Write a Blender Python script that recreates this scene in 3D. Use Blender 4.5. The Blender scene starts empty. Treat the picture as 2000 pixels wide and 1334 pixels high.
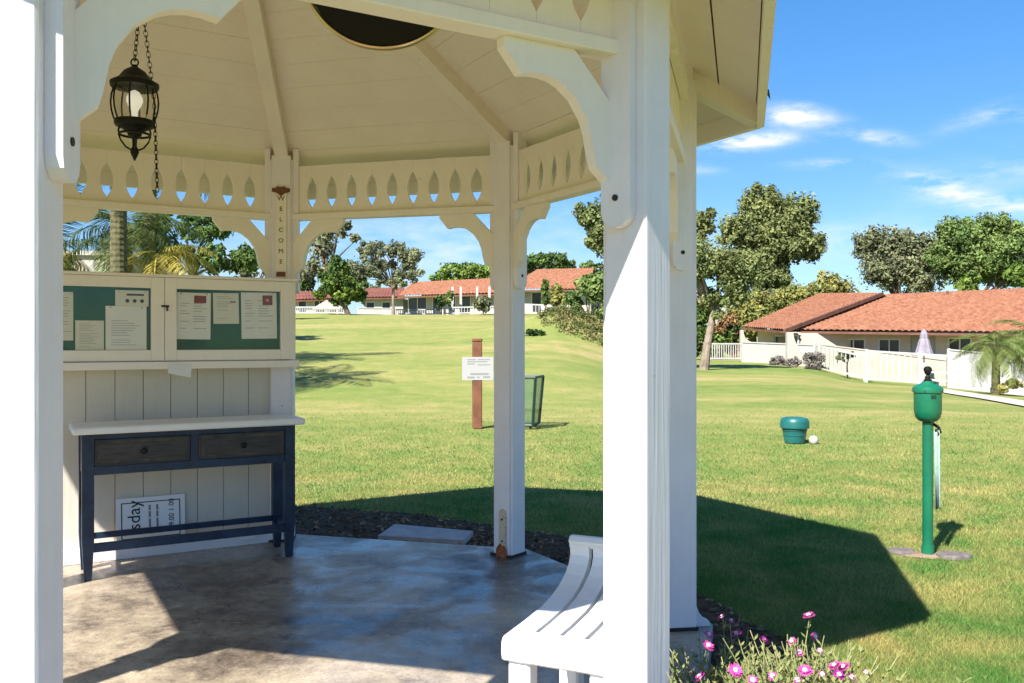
import bpy, math, random
import numpy as np
from mathutils import Vector, Matrix
random.seed(7); RNG = np.random.default_rng(11)
PI = math.pi; R = math.radians
sc = bpy.context.scene; COL = sc.collection

# ------------------------------------------------------------------ camera, sky, sun, exposure
F = 1691.0; CX, CY, CH = 1000.0, 667.0, 1.35
cd = bpy.data.cameras.new('camera'); cam = bpy.data.objects.new('camera', cd); COL.objects.link(cam)
cam.location = (0, 0, CH); cam.rotation_euler = (PI/2, 0, 0)
cd.sensor_width = 36; cd.lens = 36*F/2000; cd.clip_end = 3000; cd.clip_start = 0.05
sc.camera = cam
SUN = Vector((-1.46, -2.19, 2.56)).normalized()
world = bpy.data.worlds.new('World'); sc.world = world; world.use_nodes = True
wt = world.node_tree; wt.nodes.clear()
def N(t, k, **kw):
    n = t.nodes.new(k)
    for a, v in kw.items(): setattr(n, a, v)
    return n
wo = N(wt, 'ShaderNodeOutputWorld'); bg = N(wt, 'ShaderNodeBackground')
sky = N(wt, 'ShaderNodeTexSky', sky_type='NISHITA'); sky.sun_disc = False
sky.sun_elevation = math.asin(SUN.z); sky.sun_rotation = math.atan2(SUN.x, SUN.y)
sky.altitude = 50; sky.air_density = 1.0; sky.dust_density = 0.1; sky.ozone_density = 1.6
bg.inputs['Strength'].default_value = 0.073
tc = N(wt, 'ShaderNodeTexCoord')
def mth(t, op, a, b=None, c=None):
    n = N(t, 'ShaderNodeMath', operation=op)
    for i, v in enumerate((a, b, c)):
        if v is None: continue
        if isinstance(v, (int, float)): n.inputs[i].default_value = v
        else: t.links.new(v, n.inputs[i])
    return n.outputs[0]
# thin clouds, laid out by direction: x/y and z/y of the view ray
sep = N(wt, 'ShaderNodeSeparateXYZ'); wt.links.new(tc.outputs['Generated'], sep.inputs[0])
nz = N(wt, 'ShaderNodeTexNoise'); nz.inputs['Scale'].default_value = 15; nz.inputs['Detail'].default_value = 7; nz.inputs['Roughness'].default_value = .62
mp = N(wt, 'ShaderNodeMapping'); mp.inputs['Scale'].default_value = (1, 1, 3.2); mp.inputs['Rotation'].default_value = (0, R(7), 0)
wt.links.new(tc.outputs['Generated'], mp.inputs[0]); wt.links.new(mp.outputs[0], nz.inputs['Vector'])
ysafe = mth(wt, 'MAXIMUM', sep.outputs[1], 0.02)
U = mth(wt, 'DIVIDE', sep.outputs[0], ysafe); V = mth(wt, 'DIVIDE', sep.outputs[2], ysafe)
total = None
# (px, py, rx, ry, tilt, strength) of each cloud wisp
for (px, py, rx, ry, tl, st) in [(1546, 226, 44, 19, 0, 1.7), (1450, 278, 95, 15, .08, 1.3), (1610, 235, 60, 16, -.15, .4), (1712, 268, 62, 12, -.08, .75), (1625, 320, 75, 9, 0, .55),
                                 (1830, 362, 85, 22, -.28, .8), (1960, 398, 120, 16, -.1, .9), (1905, 232, 75, 16, .35, .35), (1990, 225, 60, 12, 0, .45), (1330, 330, 90, 12, 0, .3),
                                 (1640, 470, 300, 34, .05, .42), (900, 470, 330, 60, .02, .32), (560, 520, 300, 40, 0, .35), (1950, 330, 150, 24, .3, .3),
                                 (2400, 300, 300, 60, .1, .7), (2900, 150, 300, 70, 0, .6), (-500, 200, 300, 60, 0, .6), (-1200, 350, 400, 60, .1, .6), (300, -500, 260, 60, 0, .5), (1900, -600, 300, 60, .2, .5)]:
    u0, v0 = (px-CX)/F, (CY-py)/F
    du = mth(wt, 'SUBTRACT', U, u0); dv = mth(wt, 'SUBTRACT', V, v0)
    dv = mth(wt, 'SUBTRACT', dv, mth(wt, 'MULTIPLY', du, tl))
    a = mth(wt, 'POWER', mth(wt, 'MULTIPLY', du, F/rx), 2.0); b = mth(wt, 'POWER', mth(wt, 'MULTIPLY', dv, F/ry), 2.0)
    s = mth(wt, 'MULTIPLY', mth(wt, 'EXPONENT', mth(wt, 'MULTIPLY', mth(wt, 'ADD', a, b), -1.0)), st)
    total = s if total is None else mth(wt, 'ADD', total, s)
wisp = mth(wt, 'MULTIPLY', total, mth(wt, 'MULTIPLY_ADD', nz.outputs[0], 4.6, -1.75))
front = mth(wt, 'GREATER_THAN', sep.outputs[1], 0.05)
clear = mth(wt, 'MINIMUM', mth(wt, 'MAXIMUM', mth(wt, 'MULTIPLY', wisp, front), 0.0), 1.0)
mixc = N(wt, 'ShaderNodeMixRGB'); wt.links.new(clear, mixc.inputs[0]); 
hs = N(wt, 'ShaderNodeHueSaturation'); hs.inputs['Saturation'].default_value = 1.34; hs.inputs['Value'].default_value = 1.0
wt.links.new(sky.outputs[0], hs.inputs['Color'])
# deep clear air: less glow along the whole horizon, the same in every direction
elev = N(wt, 'ShaderNodeValToRGB'); elev.color_ramp.elements[0].position = 0.0; elev.color_ramp.elements[0].color = (.40, .50, .70, 1); elev.color_ramp.elements[1].position = .42; elev.color_ramp.elements[1].color = (.95, 1.0, 1.05, 1)
wt.links.new(sep.outputs[2], elev.inputs[0])
mul = N(wt, 'ShaderNodeMixRGB', blend_type='MULTIPLY'); mul.inputs[0].default_value = 1; wt.links.new(hs.outputs[0], mul.inputs[1]); wt.links.new(elev.outputs[0], mul.inputs[2]); wt.links.new(mul.outputs[0], mixc.inputs[1])
mixc.inputs[2].default_value = (5.4, 5.6, 6.1, 1)
wt.links.new(mixc.outputs[0], bg.inputs[0]); wt.links.new(bg.outputs[0], wo.inputs[0])
sl = bpy.data.lights.new('sun', 'SUN'); sl.energy = 4.8; sl.angle = R(0.5); sl.color = (1, .95, .875)
so = bpy.data.objects.new('sun', sl); COL.objects.link(so); so.rotation_euler = SUN.to_track_quat('Z', 'Y').to_euler(); so.location = (-20, -30, 34)
sc.view_settings.view_transform = 'Standard'; sc.view_settings.look = 'None'; sc.view_settings.gamma = 1
sc.view_settings.use_curve_mapping = False; sc.view_settings.exposure = 1.45
sc.render.engine = 'CYCLES'
sc.cycles.max_bounces = 12; sc.cycles.diffuse_bounces = 9; sc.cycles.transparent_max_bounces = 12

# ------------------------------------------------------------------ helpers
def at(px, py, Y): return Vector(((px-CX)/F*Y, Y, CH+(CY-py)/F*Y))
def mat(name, col, rough=.6, col2=None, scale=6, detail=5, bump=0., bscale=None, metal=0., spec=.4, aniso=None, transl=0., dist=.4, contrast=(.35, .65), alpha=None, emis=None, obj_coord=False, tint=False):
    m = bpy.data.materials.new(name); m.use_nodes = True; t = m.node_tree; p = t.nodes['Principled BSDF']
    p.inputs['Roughness'].default_value = rough; p.inputs['Metallic'].default_value = metal; p.inputs['Specular IOR Level'].default_value = spec
    geo = N(t, 'ShaderNodeTexCoord') if obj_coord else N(t, 'ShaderNodeNewGeometry')
    pos = geo.outputs['Object'] if obj_coord else geo.outputs['Position']
    if aniso:
        mpn = N(t, 'ShaderNodeMapping'); mpn.inputs['Scale'].default_value = aniso; t.links.new(pos, mpn.inputs[0]); pos = mpn.outputs[0]
    base = None
    if col2 is not None:
        n = N(t, 'ShaderNodeTexNoise'); n.inputs['Scale'].default_value = scale; n.inputs['Detail'].default_value = detail; n.inputs['Roughness'].default_value = .62; n.inputs['Distortion'].default_value = dist
        t.links.new(pos, n.inputs['Vector'])
        r = N(t, 'ShaderNodeValToRGB'); r.color_ramp.elements[0].position = contrast[0]; r.color_ramp.elements[1].position = contrast[1]
        r.color_ramp.elements[0].color = (*col, 1); r.color_ramp.elements[1].color = (*col2, 1)
        t.links.new(n.outputs[0], r.inputs[0]); base = r.outputs[0]
        if tint:
            at_ = N(t, 'ShaderNodeAttribute', attribute_name='tint'); h = N(t, 'ShaderNodeHueSaturation')
            t.links.new(mth(t, 'MULTIPLY_ADD', at_.outputs['Fac'], .9, .55), h.inputs['Value']); t.links.new(base, h.inputs['Color']); base = h.outputs[0]
        t.links.new(base, p.inputs['Base Color'])
    else: p.inputs['Base Color'].default_value = (*col, 1)
    if bump:
        n2 = N(t, 'ShaderNodeTexNoise'); n2.inputs['Scale'].default_value = bscale or scale*4; n2.inputs['Detail'].default_value = 6
        t.links.new(pos, n2.inputs['Vector']); b = N(t, 'ShaderNodeBump'); b.inputs['Strength'].default_value = bump; b.inputs['Distance'].default_value = .01
        t.links.new(n2.outputs[0], b.inputs['Height']); t.links.new(b.outputs[0], p.inputs['Normal'])
    if alpha is not None:
        p.inputs['Alpha'].default_value = alpha
    if transl:
        tr = N(t, 'ShaderNodeBsdfTranslucent'); mx = N(t, 'ShaderNodeMixShader'); mx.inputs[0].default_value = transl
        if base is not None: t.links.new(base, tr.inputs[0])
        else: tr.inputs[0].default_value = (*col, 1)
        out = t.nodes['Material Output']; t.links.new(p.outputs[0], mx.inputs[1]); t.links.new(tr.outputs[0], mx.inputs[2]); t.links.new(mx.outputs[0], out.inputs[0])
    return m

def wood_paint(name, col, dirt, knots=.0, speck=.25):
    """painted timber: faint vertical grain, scattered scuffs and knots of dirtier paint"""
    m = bpy.data.materials.new(name); m.use_nodes = True; t = m.node_tree; p = t.nodes['Principled BSDF']
    p.inputs['Roughness'].default_value = .55; p.inputs['Specular IOR Level'].default_value = .35
    tcn = N(t, 'ShaderNodeNewGeometry')
    a = N(t, 'ShaderNodeMapping'); a.inputs['Scale'].default_value = (60, 60, 2.5); t.links.new(tcn.outputs['Position'], a.inputs[0])
    g = N(t, 'ShaderNodeTexNoise'); g.inputs['Scale'].default_value = 1; g.inputs['Detail'].default_value = 4; t.links.new(a.outputs[0], g.inputs['Vector'])
    s = N(t, 'ShaderNodeTexNoise'); s.inputs['Scale'].default_value = 3.2; s.inputs['Detail'].default_value = 9; s.inputs['Roughness'].default_value = .72
    t.links.new(tcn.outputs['Position'], s.inputs['Vector'])
    rs = N(t, 'ShaderNodeValToRGB'); rs.color_ramp.elements[0].position = .42; rs.color_ramp.elements[1].position = .75; t.links.new(s.outputs[0], rs.inputs[0])
    v = N(t, 'ShaderNodeTexVoronoi'); v.inputs['Scale'].default_value = 4.5; v.inputs['Randomness'].default_value = 1; t.links.new(tcn.outputs['Position'], v.inputs['Vector'])
    rv = N(t, 'ShaderNodeValToRGB'); rv.color_ramp.elements[0].position = .016; rv.color_ramp.elements[1].position = .04
    rv.color_ramp.elements[0].color = (1, 1, 1, 1); rv.color_ramp.elements[1].color = (0, 0, 0, 1); t.links.new(v.outputs['Distance'], rv.inputs[0])
    fac = mth(t, 'MINIMUM', mth(t, 'ADD', mth(t, 'MULTIPLY', rs.outputs[0], speck), mth(t, 'ADD', mth(t, 'MULTIPLY', rv.outputs[0], .7), mth(t, 'MULTIPLY', g.outputs[0], .16))), 1.)
    mx = N(t, 'ShaderNodeMixRGB'); mx.inputs[1].default_value = (*col, 1); mx.inputs[2].default_value = (*dirt, 1)
    t.links.new(fac, mx.inputs[0]); t.links.new(mx.outputs[0], p.inputs['Base Color'])
    b = N(t, 'ShaderNodeBump'); b.inputs['Strength'].default_value = .35; b.inputs['Distance'].default_value = .004
    t.links.new(g.outputs[0], b.inputs['Height']); t.links.new(b.outputs[0], p.inputs['Normal'])
    return m

class MB:
    def __init__(s): s.v = []; s.f = []; s.smooth = False
    def add(s, vs, fs, M=None):
        o = len(s.v); s.v += [tuple(M @ Vector(v)) if M is not None else tuple(v) for v in vs]; s.f += [tuple(i+o for i in f) for f in fs]; return s
    def box(s, a, b, M=None, bev=0.):
        x0, y0, z0 = a; x1, y1, z1 = b
        if bev <= 0:
            return s.add([(x0, y0, z0), (x1, y0, z0), (x1, y1, z0), (x0, y1, z0), (x0, y0, z1), (x1, y0, z1), (x1, y1, z1), (x0, y1, z1)],
                         [(3, 2, 1, 0), (4, 5, 6, 7), (0, 1, 5, 4), (1, 2, 6, 5), (2, 3, 7, 6), (3, 0, 4, 7)], M)
        # chamfered vertical and horizontal edges
        e = bev; out = []; rings = []
        for z, i in ((z0, e), (z0+e, 0), (z1-e, 0), (z1, e)):
            ring = [(x0+i+e, y0+i, z), (x1-i-e, y0+i, z), (x1-i, y0+i+e, z), (x1-i, y1-i-e, z), (x1-i-e, y1-i, z), (x0+i+e, y1-i, z), (x0+i, y1-i-e, z), (x0+i, y0+i+e, z)]
            out += ring
        fs = [tuple(range(7, -1, -1)), tuple(range(24, 32))]
        for k in range(3):
            for j in range(8): fs.append((k*8+j, k*8+(j+1) % 8, (k+1)*8+(j+1) % 8, (k+1)*8+j))
        return s.add(out, fs, M)
    def prism(s, outline, t0, t1, M=None, axis='x'):
        """outline of (u,v) extruded from t0 to t1 along axis x (u->y, v->z) or z (u->x, v->y) or y (u->x, v->z)"""
        n = len(outline)
        def q(u, v, w): return (w, u, v) if axis == 'x' else ((u, v, w) if axis == 'z' else (u, w, v))
        vs = [q(u, v, t0) for u, v in outline]+[q(u, v, t1) for u, v in outline]
        fs = [tuple(range(n-1, -1, -1)), tuple(range(n, 2*n))]+[(i, (i+1) % n, n+(i+1) % n, n+i) for i in range(n)]
        return s.add(vs, fs, M)
    def tube(s, pts, r, n=8, cap=True):
        pts = [Vector(p) for p in pts]; rs = r if isinstance(r, (list, tuple)) else [r]*len(pts); vs = []; fs = []
        up = Vector((0, 0, 1))
        for i, p in enumerate(pts):
            d = (pts[min(i+1, len(pts)-1)]-pts[max(i-1, 0)]).normalized()
            a = d.cross(up if abs(d.z) < .95 else Vector((1, 0, 0))).normalized(); b = d.cross(a)
            vs += [tuple(p+(a*math.cos(2*PI*k/n)+b*math.sin(2*PI*k/n))*rs[i]) for k in range(n)]
        for i in range(len(pts)-1):
            for k in range(n): fs.append((i*n+k, i*n+(k+1) % n, (i+1)*n+(k+1) % n, (i+1)*n+k))
        if cap: fs += [tuple(range(n-1, -1, -1)), tuple(range((len(pts)-1)*n, len(pts)*n))]
        return s.add(vs, fs)
    def lathe(s, prof, n=24, c=(0, 0, 0), M=None):
        vs = []; fs = []
        for r, z in prof: vs += [(c[0]+r*math.cos(2*PI*k/n), c[1]+r*math.sin(2*PI*k/n), c[2]+z) for k in range(n)]
        for i in range(len(prof)-1):
            for k in range(n): fs.append((i*n+k, i*n+(k+1) % n, (i+1)*n+(k+1) % n, (i+1)*n+k))
        fs += [tuple(range(n-1, -1, -1)), tuple(range((len(prof)-1)*n, len(prof)*n))]
        return s.add(vs, fs, M)
    def torus(s, c, R0, r, M=None, n=14, m=6, sx=1.):
        vs = []; fs = []
        for i in range(n):
            a = 2*PI*i/n
            for j in range(m):
                b = 2*PI*j/m; q = R0+r*math.cos(b); vs.append((c[0]+q*math.cos(a)*sx, c[1]+r*math.sin(b), c[2]+q*math.sin(a)))
        for i in range(n):
            for j in range(m): fs.append((i*m+j, ((i+1) % n)*m+j, ((i+1) % n)*m+(j+1) % m, i*m+(j+1) % m))
        return s.add(vs, fs, M)
    def mesh(s, name, m):
        me = bpy.data.meshes.new(name); me.from_pydata(s.v, [], s.f)
        import bmesh
        bm = bmesh.new(); bm.from_mesh(me); bmesh.ops.recalc_face_normals(bm, faces=bm.faces); bm.to_mesh(me); bm.free()
        for mm in (m if isinstance(m, (list, tuple)) else [m]): me.materials.append(mm)
        if s.smooth:
            me.shade_smooth()
            try: me.set_sharp_from_angle(angle=R(35))
            except Exception: pass
        return me
    def build(s, name, m, parent=None, **kw): return link(name, s.mesh(name, m), parent, **kw)
def link(name, me, parent=None, loc=None, rz=None, kind=None, label=None, rot=None):
    o = bpy.data.objects.new(name, me); COL.objects.link(o); o.parent = parent
    if loc is not None: o.location = loc
    if rz is not None: o.rotation_euler = (0, 0, rz)
    if rot is not None: o.rotation_euler = rot
    if kind: o['kind'] = kind
    if label: o['label'] = label
    return o
def thing(name, label, cat, loc=(0, 0, 0), rz=0., group=None):
    o = bpy.data.objects.new(name, None); COL.objects.link(o); o.empty_display_size = .2
    o.location = loc; o.rotation_euler = (0, 0, rz); return tag(o, label, cat, group)
def tag(o, label, cat, group=None):
    o['label'] = label; o['category'] = cat
    if group: o['group'] = group
    return o
def dup(root, loc, rz=None, label=None):
    r = root.copy(); COL.objects.link(r); r.location = loc
    if rz is not None: r.rotation_euler = (0, 0, rz)
    if label: r['label'] = label
    for ch in list(root.children):
        c = ch.copy(); COL.objects.link(c); c.parent = r
        for g in list(ch.children):
            d = g.copy(); COL.objects.link(d); d.parent = c
    return r
def npmesh(name, verts, faces, m, tint=None):
    """triangles or quads from numpy arrays"""
    me = bpy.data.meshes.new(name); k = faces.shape[1]
    me.vertices.add(len(verts)); me.vertices.foreach_set('co', verts.astype(np.float32).ravel())
    me.loops.add(faces.size); me.loops.foreach_set('vertex_index', faces.astype(np.int32).ravel())
    me.polygons.add(len(faces)); me.polygons.foreach_set('loop_start', np.arange(0, faces.size, k, dtype=np.int32))
    try: me.polygons.foreach_set('loop_total', np.full(len(faces), k, dtype=np.int32))
    except Exception: pass
    me.update(calc_edges=True); me.validate()
    if tint is not None:
        a = me.attributes.new('tint', 'FLOAT', 'POINT'); a.data.foreach_set('value', tint.astype(np.float32))
    me.materials.append(m); return me
def text_mesh(name, s, size, m, extrude=.001):
    c = bpy.data.curves.new(name, 'FONT'); c.body = s; c.size = size; c.extrude = extrude; c.align_x = 'CENTER'; c.align_y = 'CENTER'; c.resolution_u = 3
    o = bpy.data.objects.new(name, c); COL.objects.link(o); me = bpy.data.meshes.new_from_object(o)
    bpy.data.objects.remove(o); me.name = name; me.materials.clear(); me.materials.append(m); return me

# ------------------------------------------------------------------ materials
M_POST = wood_paint('white_post_paint', (.84, .785, .815), (.42, .37, .34), speck=.16)
M_TRIM = wood_paint('cream_trim_paint', (.875, .795, .715), (.57, .49, .41), speck=.18)
M_CEIL = wood_paint('cream_ceiling_paint', (.88, .79, .685), (.60, .50, .41), speck=.24)
M_WALL = wood_paint('beadboard_paint', (.68, .62, .53), (.45, .39, .31), speck=.22)
M_SHING = mat('roof_shingles', (.10, .095, .09), .9, (.2, .19, .17), 20, bump=.5)
def concrete():
    m = bpy.data.materials.new('stained_concrete'); m.use_nodes = True; t = m.node_tree; p = t.nodes['Principled BSDF']
    g = N(t, 'ShaderNodeNewGeometry')
    n1 = N(t, 'ShaderNodeTexNoise'); n1.inputs['Scale'].default_value = 1.1; n1.inputs['Detail'].default_value = 9; n1.inputs['Roughness'].default_value = .66; n1.inputs['Distortion'].default_value = .35
    n2 = N(t, 'ShaderNodeTexNoise'); n2.inputs['Scale'].default_value = 13; n2.inputs['Detail'].default_value = 10; n2.inputs['Roughness'].default_value = .82
    n3 = N(t, 'ShaderNodeTexNoise'); n3.inputs['Scale'].default_value = 2.3; n3.inputs['Detail'].default_value = 6; n3.inputs['Distortion'].default_value = 1.5
    for n in (n1, n2, n3): t.links.new(g.outputs['Position'], n.inputs['Vector'])
    r = N(t, 'ShaderNodeValToRGB'); e = r.color_ramp.elements; e[0].position = .38; e[0].color = (.045, .034, .028, 1); e[1].position = .62; e[1].color = (.46, .385, .285, 1)
    x = e.new(.455); x.color = (.15, .118, .09, 1); x = e.new(.52); x.color = (.30, .245, .175, 1)
    t.links.new(mth(t, 'ADD', mth(t, 'MULTIPLY', n1.outputs[0], .62), mth(t, 'MULTIPLY', n2.outputs[0], .38)), r.inputs[0])
    n5 = N(t, 'ShaderNodeTexNoise'); n5.inputs['Scale'].default_value = 75; n5.inputs['Detail'].default_value = 6; n5.inputs['Roughness'].default_value = .8; t.links.new(g.outputs['Position'], n5.inputs['Vector'])
    hh = N(t, 'ShaderNodeHueSaturation'); t.links.new(mth(t, 'MULTIPLY_ADD', n5.outputs[0], 1.9, .05), hh.inputs['Value']); t.links.new(r.outputs[0], hh.inputs['Color']); t.links.new(hh.outputs[0], p.inputs['Base Color'])
    rr = N(t, 'ShaderNodeMapRange'); rr.inputs[1].default_value = .35; rr.inputs[2].default_value = .62; rr.inputs[3].default_value = .15; rr.inputs[4].default_value = .5
    t.links.new(n3.outputs[0], rr.inputs[0]); t.links.new(rr.outputs[0], p.inputs['Roughness']); p.inputs['Specular IOR Level'].default_value = .75
    b = N(t, 'ShaderNodeBump'); b.inputs['Strength'].default_value = .12; b.inputs['Distance'].default_value = .006; t.links.new(n2.outputs[0], b.inputs['Height']); t.links.new(b.outputs[0], p.inputs['Normal'])
    return m
M_CONC = concrete()
def lawn_mat():
    m = bpy.data.materials.new('lawn_ground'); m.use_nodes = True; t = m.node_tree; p = t.nodes['Principled BSDF']; p.inputs['Roughness'].default_value = .95; p.inputs['Specular IOR Level'].default_value = .1
    g = N(t, 'ShaderNodeNewGeometry')
    # mowing bands running across the slope, dry patches, fine mottling
    mpb = N(t, 'ShaderNodeMapping'); mpb.inputs['Scale'].default_value = (.045, .22, 0); mpb.inputs['Rotation'].default_value = (0, 0, R(6)); t.links.new(g.outputs['Position'], mpb.inputs[0])
    n1 = N(t, 'ShaderNodeTexNoise'); n1.inputs['Scale'].default_value = 1; n1.inputs['Detail'].default_value = 7; n1.inputs['Roughness'].default_value = .6; t.links.new(mpb.outputs[0], n1.inputs['Vector'])
    n2 = N(t, 'ShaderNodeTexNoise'); n2.inputs['Scale'].default_value = 1.3; n2.inputs['Detail'].default_value = 9; n2.inputs['Roughness'].default_value = .7
    n3 = N(t, 'ShaderNodeTexNoise'); n3.inputs['Scale'].default_value = 38; n3.inputs['Detail'].default_value = 5; n3.inputs['Roughness'].default_value = .8
    for n in (n2, n3): t.links.new(g.outputs['Position'], n.inputs['Vector'])
    r = N(t, 'ShaderNodeValToRGB'); e = r.color_ramp.elements; e[0].position = .36; e[0].color = GRASS_A; e[1].position = .66; e[1].color = GRASS_C; x = e.new(.5); x.color = GRASS_B
    t.links.new(mth(t, 'ADD', mth(t, 'MULTIPLY', n1.outputs[0], .58), mth(t, 'MULTIPLY', n2.outputs[0], .42)), r.inputs[0])
    h = N(t, 'ShaderNodeHueSaturation'); t.links.new(mth(t, 'MULTIPLY_ADD', n3.outputs[0], 2.1, -.02), h.inputs['Value']); t.links.new(r.outputs[0], h.inputs['Color']); t.links.new(h.outputs[0], p.inputs['Base Color'])
    b = N(t, 'ShaderNodeBump'); b.inputs['Strength'].default_value = .6; b.inputs['Distance'].default_value = .03; t.links.new(n3.outputs[0], b.inputs['Height']); t.links.new(b.outputs[0], p.inputs['Normal'])
    return m
GRASS_A = (.105, .17, .037, 1); GRASS_B = (.20, .218, .062, 1); GRASS_C = (.36, .28, .13, 1)
M_LAWN = lawn_mat()
M_BLADE = mat('grass_blades', (.105, .235, .05), .8, (.42, .355, .13), 1.5, contrast=(.38, .66), transl=.42, tint=True, spec=.15)
M_SOIL = mat('mulch_soil', (.06, .036, .024), .95, (.15, .10, .065), 14, bump=.8, bscale=60, spec=.03)
M_CHIP = mat('bark_chip', (.10, .06, .038), .9, (.34, .22, .14), 9, tint=True, spec=.03)
M_ROOF = mat('terracotta_tile', (.14, .050, .025), .85, (.26, .115, .064), 3.5, detail=9, bump=.3, bscale=20)
M_ROOFD = mat('dark_red_tile', (.085, .028, .02), .8, (.15, .05, .035), 1.2, bump=.3)
M_STUC = mat('beige_stucco', (.52, .41, .31), .9, (.58, .46, .36), 2)
M_STUCW = mat('white_stucco', (.35, .325, .28), .9, (.42, .39, .34), 2)
M_VINYL = mat('white_vinyl', (.33, .325, .31), .5, (.40, .395, .38), 1.5)
M_GLASSD = mat('dark_window_glass', (.03, .032, .035), .15, (.06, .06, .055), 1)
M_FRAMEW = mat('window_frame_white', (.7, .68, .62), .5)
M_TRUNK = mat('pale_bark', (.13, .10, .075), .9, (.26, .21, .16), 3, bump=.5)
M_TRUNKD = mat('dark_bark', (.07, .05, .035), .9, (.14, .11, .08), 5, bump=.5)
def leafm(n, a, b, transl=.25): return mat(n, a, .75, b, .55, detail=6, transl=transl, tint=True, contrast=(.38, .62), spec=.2)
M_L_OLIVE = leafm('olive_leaves', (.11, .14, .05), (.215, .235, .085))
M_L_GREY = leafm('grey_green_leaves', (.125, .145, .075), (.215, .225, .12))
M_L_DARK = leafm('dark_green_leaves', (.04, .08, .022), (.12, .18, .04))
M_L_BRIGHT = leafm('bright_green_leaves', (.09, .15, .025), (.18, .25, .05))
M_L_YEL = leafm('yellow_green_leaves', (.14, .16, .045), (.27, .25, .07))
M_L_EVER = leafm('evergreen_leaves', (.05, .10, .022), (.16, .22, .04))
M_L_RED = leafm('reddish_leaves', (.16, .07, .05), (.26, .15, .06))
M_L_PINE = leafm('pine_needles', (.085, .14, .04), (.18, .24, .07))
M_ICE = leafm('bank_plants', (.07, .10, .025), (.22, .19, .075))
M_PALM = leafm('palm_leaflets', (.05, .085, .025), (.12, .15, .04))
M_PALMG = leafm('green_palm_leaflets', (.09, .14, .035), (.20, .23, .07))
M_PALMY = leafm('yellowing_palm_leaflets', (.25, .22, .035), (.42, .33, .07))
M_PTRUNK = mat('palm_trunk', (.05, .045, .022), .95, (.13, .12, .055), 9, bump=.9)
M_BLUE = mat('worn_blue_paint', (.006, .014, .036), .4, (.018, .04, .085), 7, detail=9, bump=.15)
M_DRAW = mat('charcoal_drawer', (.024, .022, .022), .5, (.058, .052, .05), 10, aniso=(1, 1, 6), bump=.1)
M_DEDGE = mat('worn_drawer_edge', (.10, .08, .05), .6, (.03, .028, .024), 12)
M_TOP = mat('white_table_top', (.74, .73, .70), .4, (.80, .79, .77), 4)
M_BLACK = mat('black_iron', (.008, .007, .007), .5, spec=.25)
M_HOLE = mat('black_face', (.006, .006, .007), .6)
M_BRASS = mat('brass_rim', (.62, .47, .22), .3, metal=.9)
M_BULB = mat('frosted_bulb', (.85, .84, .80), .3)
_b = M_BULB.node_tree.nodes['Principled BSDF']; _b.inputs['Emission Color'].default_value = (1, .93, .82, 1); _b.inputs['Emission Strength'].default_value = .22
def glass(name, col, alpha, rough=.05):
    m = bpy.data.materials.new(name); m.use_nodes = True; t = m.node_tree; p = t.nodes['Principled BSDF']; out = t.nodes['Material Output']
    gl = N(t, 'ShaderNodeBsdfGlossy'); gl.inputs['Roughness'].default_value = rough; tr = N(t, 'ShaderNodeBsdfTransparent'); tr.inputs[0].default_value = (*col, 1)
    fr = N(t, 'ShaderNodeFresnel'); fr.inputs[0].default_value = 1.45; mx = N(t, 'ShaderNodeMixShader'); mx.inputs[0].default_value = alpha
    t.links.new(tr.outputs[0], mx.inputs[1]); t.links.new(gl.outputs[0], mx.inputs[2]); t.links.new(mx.outputs[0], out.inputs[0]); return m
M_PANE = glass('clear_pane', (.985, .985, .98), .03, .12); M_LGLASS = glass('lantern_glass', (.92, .91, .87), .06, .12)
M_FELT = mat('green_felt', (.004, .075, .05), .9, (.008, .11, .075), 4)
M_PAPER = mat('paper', (.72, .70, .67), .8, (.76, .75, .73), 8); M_PAPERY = mat('yellowed_paper', (.68, .65, .56), .8)
M_INK = mat('grey_print', (.22, .21, .22), .8); M_INKD = mat('dark_print', (.03, .03, .035), .8); M_INKR = mat('maroon_print', (.22, .03, .025), .8); M_INKO = mat('orange_print', (.65, .30, .08), .8)
M_WASH = mat('green_enamel', (.005, .10, .052), .3, (.008, .125, .062), 5, spec=.6)
M_TEAL = mat('teal_plastic', (.008, .085, .078), .4, (.014, .115, .105), 5)
M_DGREEN = mat('dark_green_metal', (.008, .03, .02), .5)
M_TOWEL = mat('pale_towel', (.17, .27, .23), .9, (.24, .34, .30), 20)
M_BROWN = mat('red_brown_paint', (.12, .045, .022), .7, (.18, .072, .036), 6)
M_SIGNP = mat('white_foam_board', (.84, .83, .84), .5)
M_SIGNW = mat('white_sign', (.36, .355, .345), .5)
M_RUST = mat('rusty_steel', (.20, .05, .02), .85, (.40, .14, .05), 25, detail=8, bump=.6)
M_STRAP = mat('painted_strap_with_rust', (.62, .52, .38), .7, (.42, .19, .08), 26, detail=8, contrast=(.55, .7), bump=.3)
M_BOLT = mat('bolt_steel', (.04, .035, .03), .5, metal=.6)
M_PAVER = mat('pale_paver', (.40, .33, .31), .8, (.50, .43, .40), 8, bump=.2)
M_PATH = mat('pale_path', (.38, .34, .28), .9, (.46, .42, .35), 3)
M_BENCH = mat('white_resin', (.80, .80, .80), .35, (.74, .74, .74), 5)
M_STEM = mat('flower_stems', (.20, .21, .08), .8, (.34, .33, .15), 30, transl=.2)
M_FLEAF = mat('flower_leaves', (.11, .17, .045), .7, (.30, .31, .12), 14, transl=.3)
M_PETAL = mat('magenta_petals', (.50, .03, .28), .6, (.66, .12, .42), 40, transl=.35)
M_PETALD = mat('purple_petals', (.34, .012, .26), .6, (.5, .03, .38), 40, transl=.3)
M_CENTRE = mat('pale_flower_centre', (.75, .55, .60), .7)
M_DIRT = mat('dry_dirt', (.17, .11, .07), .95, (.30, .21, .15), 12, bump=.6)
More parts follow.
